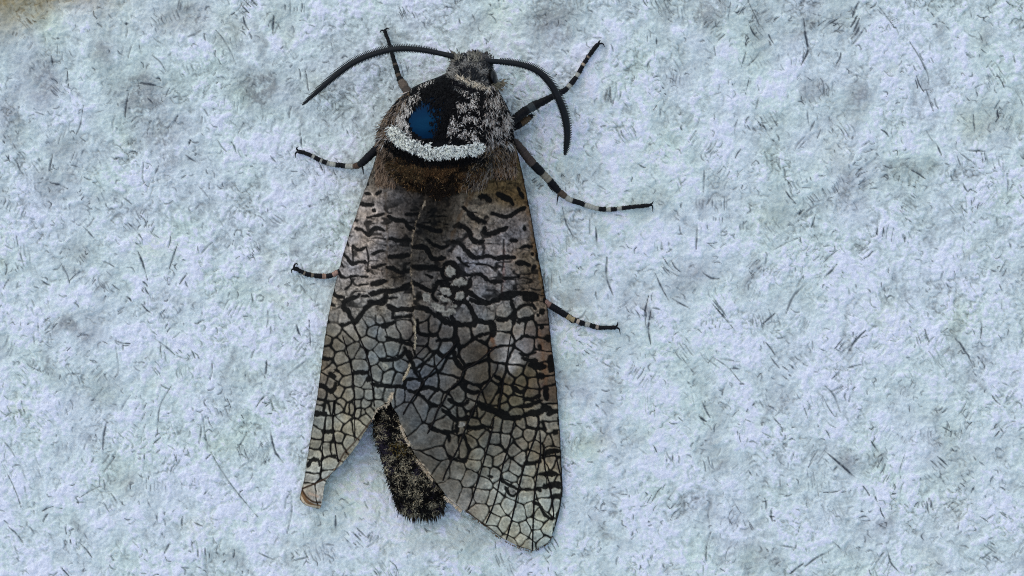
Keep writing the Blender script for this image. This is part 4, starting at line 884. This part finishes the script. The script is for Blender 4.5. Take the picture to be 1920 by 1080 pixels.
# front pair
leg([(778,186,52,8),(764,171,44,8.5),(755,157,34,8.2),(747.5,143,24,5),(743,127,14,4.6),(736,104,8,3.4),(731,86,6,3.2),(726,70,5,3.0),(721,57,5,3.6)],
    [(0,.20,(66,62,60)),(.20,.30,(86,80,76)),(.36,.40,B_),(.52,.55,B_),(.70,.72,B_)], [[(721,58,5),(715,57,5),(712,62,3)],[(721,57,5),(726,53,5),(730,55,3)]])
leg([(948,236,50,8),(965,224,44,9),(984,209,38,9),(1004,197,33,8.6),(1019,190,30,7),(1036,181,24,6),(1052,173,18,5.4),(1062,167,14,5.2),(1074,153,9,4.8),(1084,139,7,4.4),(1092,124,6,4.2),(1104,105,6,3.8),(1116,89,6,4.2),(1122,82,6,4.0)],
    [(.22,.27,(46,54,60)),(.45,.47,(120,112,104)),(.575,.605,W_),(.69,.72,W_),(.79,.81,(140,132,122)),(.86,.875,(120,112,104))], [[(1121,83,6),(1124,77,6),(1126,76,3)],[(1122,82,6),(1130,82,6),(1134,88,3)]])
# the femur folded under the front leg
leg([(950,246,40,5),(966,237,35,7.5),(980,229,30,7),(992,221,26,4.5),(1000,215,24,1.5)], [(.5,.86,(70,60,46))], [])
# middle pair
leg([(722,262,46,8),(704,281,42,8),(690,295,36,7.6),(678,306,26,6.8),(668,311,18,5.8),(655,312,11,4.8),(640,310,8,4.8),(623,308,7,4.5),(604,302,6,4.4),(588,294,6,4.1),(572,287,6,3.6),(559,284,6,4.0)],
    [(.36,.42,(66,54,46)),(.42,.50,W_),(.60,.685,W_),(.74,.765,W_),(.83,.855,W_)], [[(559,284,6),(554,288,5),(554,296,3)],[(559,283,6),(556,278,6),(560,275,3)]], [[(679,312,22),(681,320,14),(682,328,6)]])
leg([(962,262,50,7),(976,278,46,8),(993,300,40,8.4),(1008,316,34,8),(1021,329,28,7.4),(1034,343,22,7),(1046,357,17,6.8),(1058,367,12,6),(1070,375,9,5.2),(1086,380,8,5),(1100,385,7,4.8),(1120,391,7,4.6),(1144,393,6,4.3),(1170,390,6,3.8),(1195,387,6,3.8),(1218,385,6,3.8)],
    [(.0,.19,(58,52,50)),(.27,.335,(108,108,102)),(.42,.47,(66,58,52)),(.47,.52,W_),(.60,.69,W_),(.735,.765,W_),(.80,.83,W_)], [[(1218,385,6),(1223,386,6),(1224,397,3)],[(1218,384,6),(1223,381,6),(1225,377,3)]], [[(1047,364,14),(1045,375,8),(1044,385,4)],[(1028,346,20),(1033,354,14),(1037,360,10)]])
# hind pair
leg([(660,520,10,4),(646,509,11,5),(634,510,11,5.2),(623,516,9,4.6),(609,518,7,4.8),(591,517,6,4.4),(574,513.5,6,3.8),(561,507,6,3.5),(551,503,6,3.8)],
    [(.26,.35,(136,116,110)),(.46,.52,(130,110,100)),(.66,.70,(92,88,80)),(.80,.83,(96,92,84))], [[(551,503,6),(552,497,6),(556,494,4),(559,497,3)],[(551,504,6),(547,506,5),(546,512,3)]])
leg([(1010,556,12,5),(1026,569,13,6.2),(1042,579,13,6.4),(1056,588,11,6),(1070,597,9,5.2),(1082,602,8,5.2),(1092,606,7,4.8),(1104,609,7,4.6),(1116,613,6,4),(1132,614.5,6,3.6),(1155,614,6,4.0)],
    [(.0,.17,(110,92,88)),(.40,.50,(128,120,98)),(.53,.56,(150,144,138)),(.635,.685,W_),(.765,.795,(130,124,120))], [[(1155,614,6),(1161,617,6),(1163,627,3)],[(1155,613,6),(1158,608,6),(1158,604,3)]], [[(1064,590,12),(1074,594,9),(1082,598,7)],[(1068,600,10),(1072,605,7),(1076,606,5)],[(1110,613,7),(1118,617,5),(1130,619,3)]])
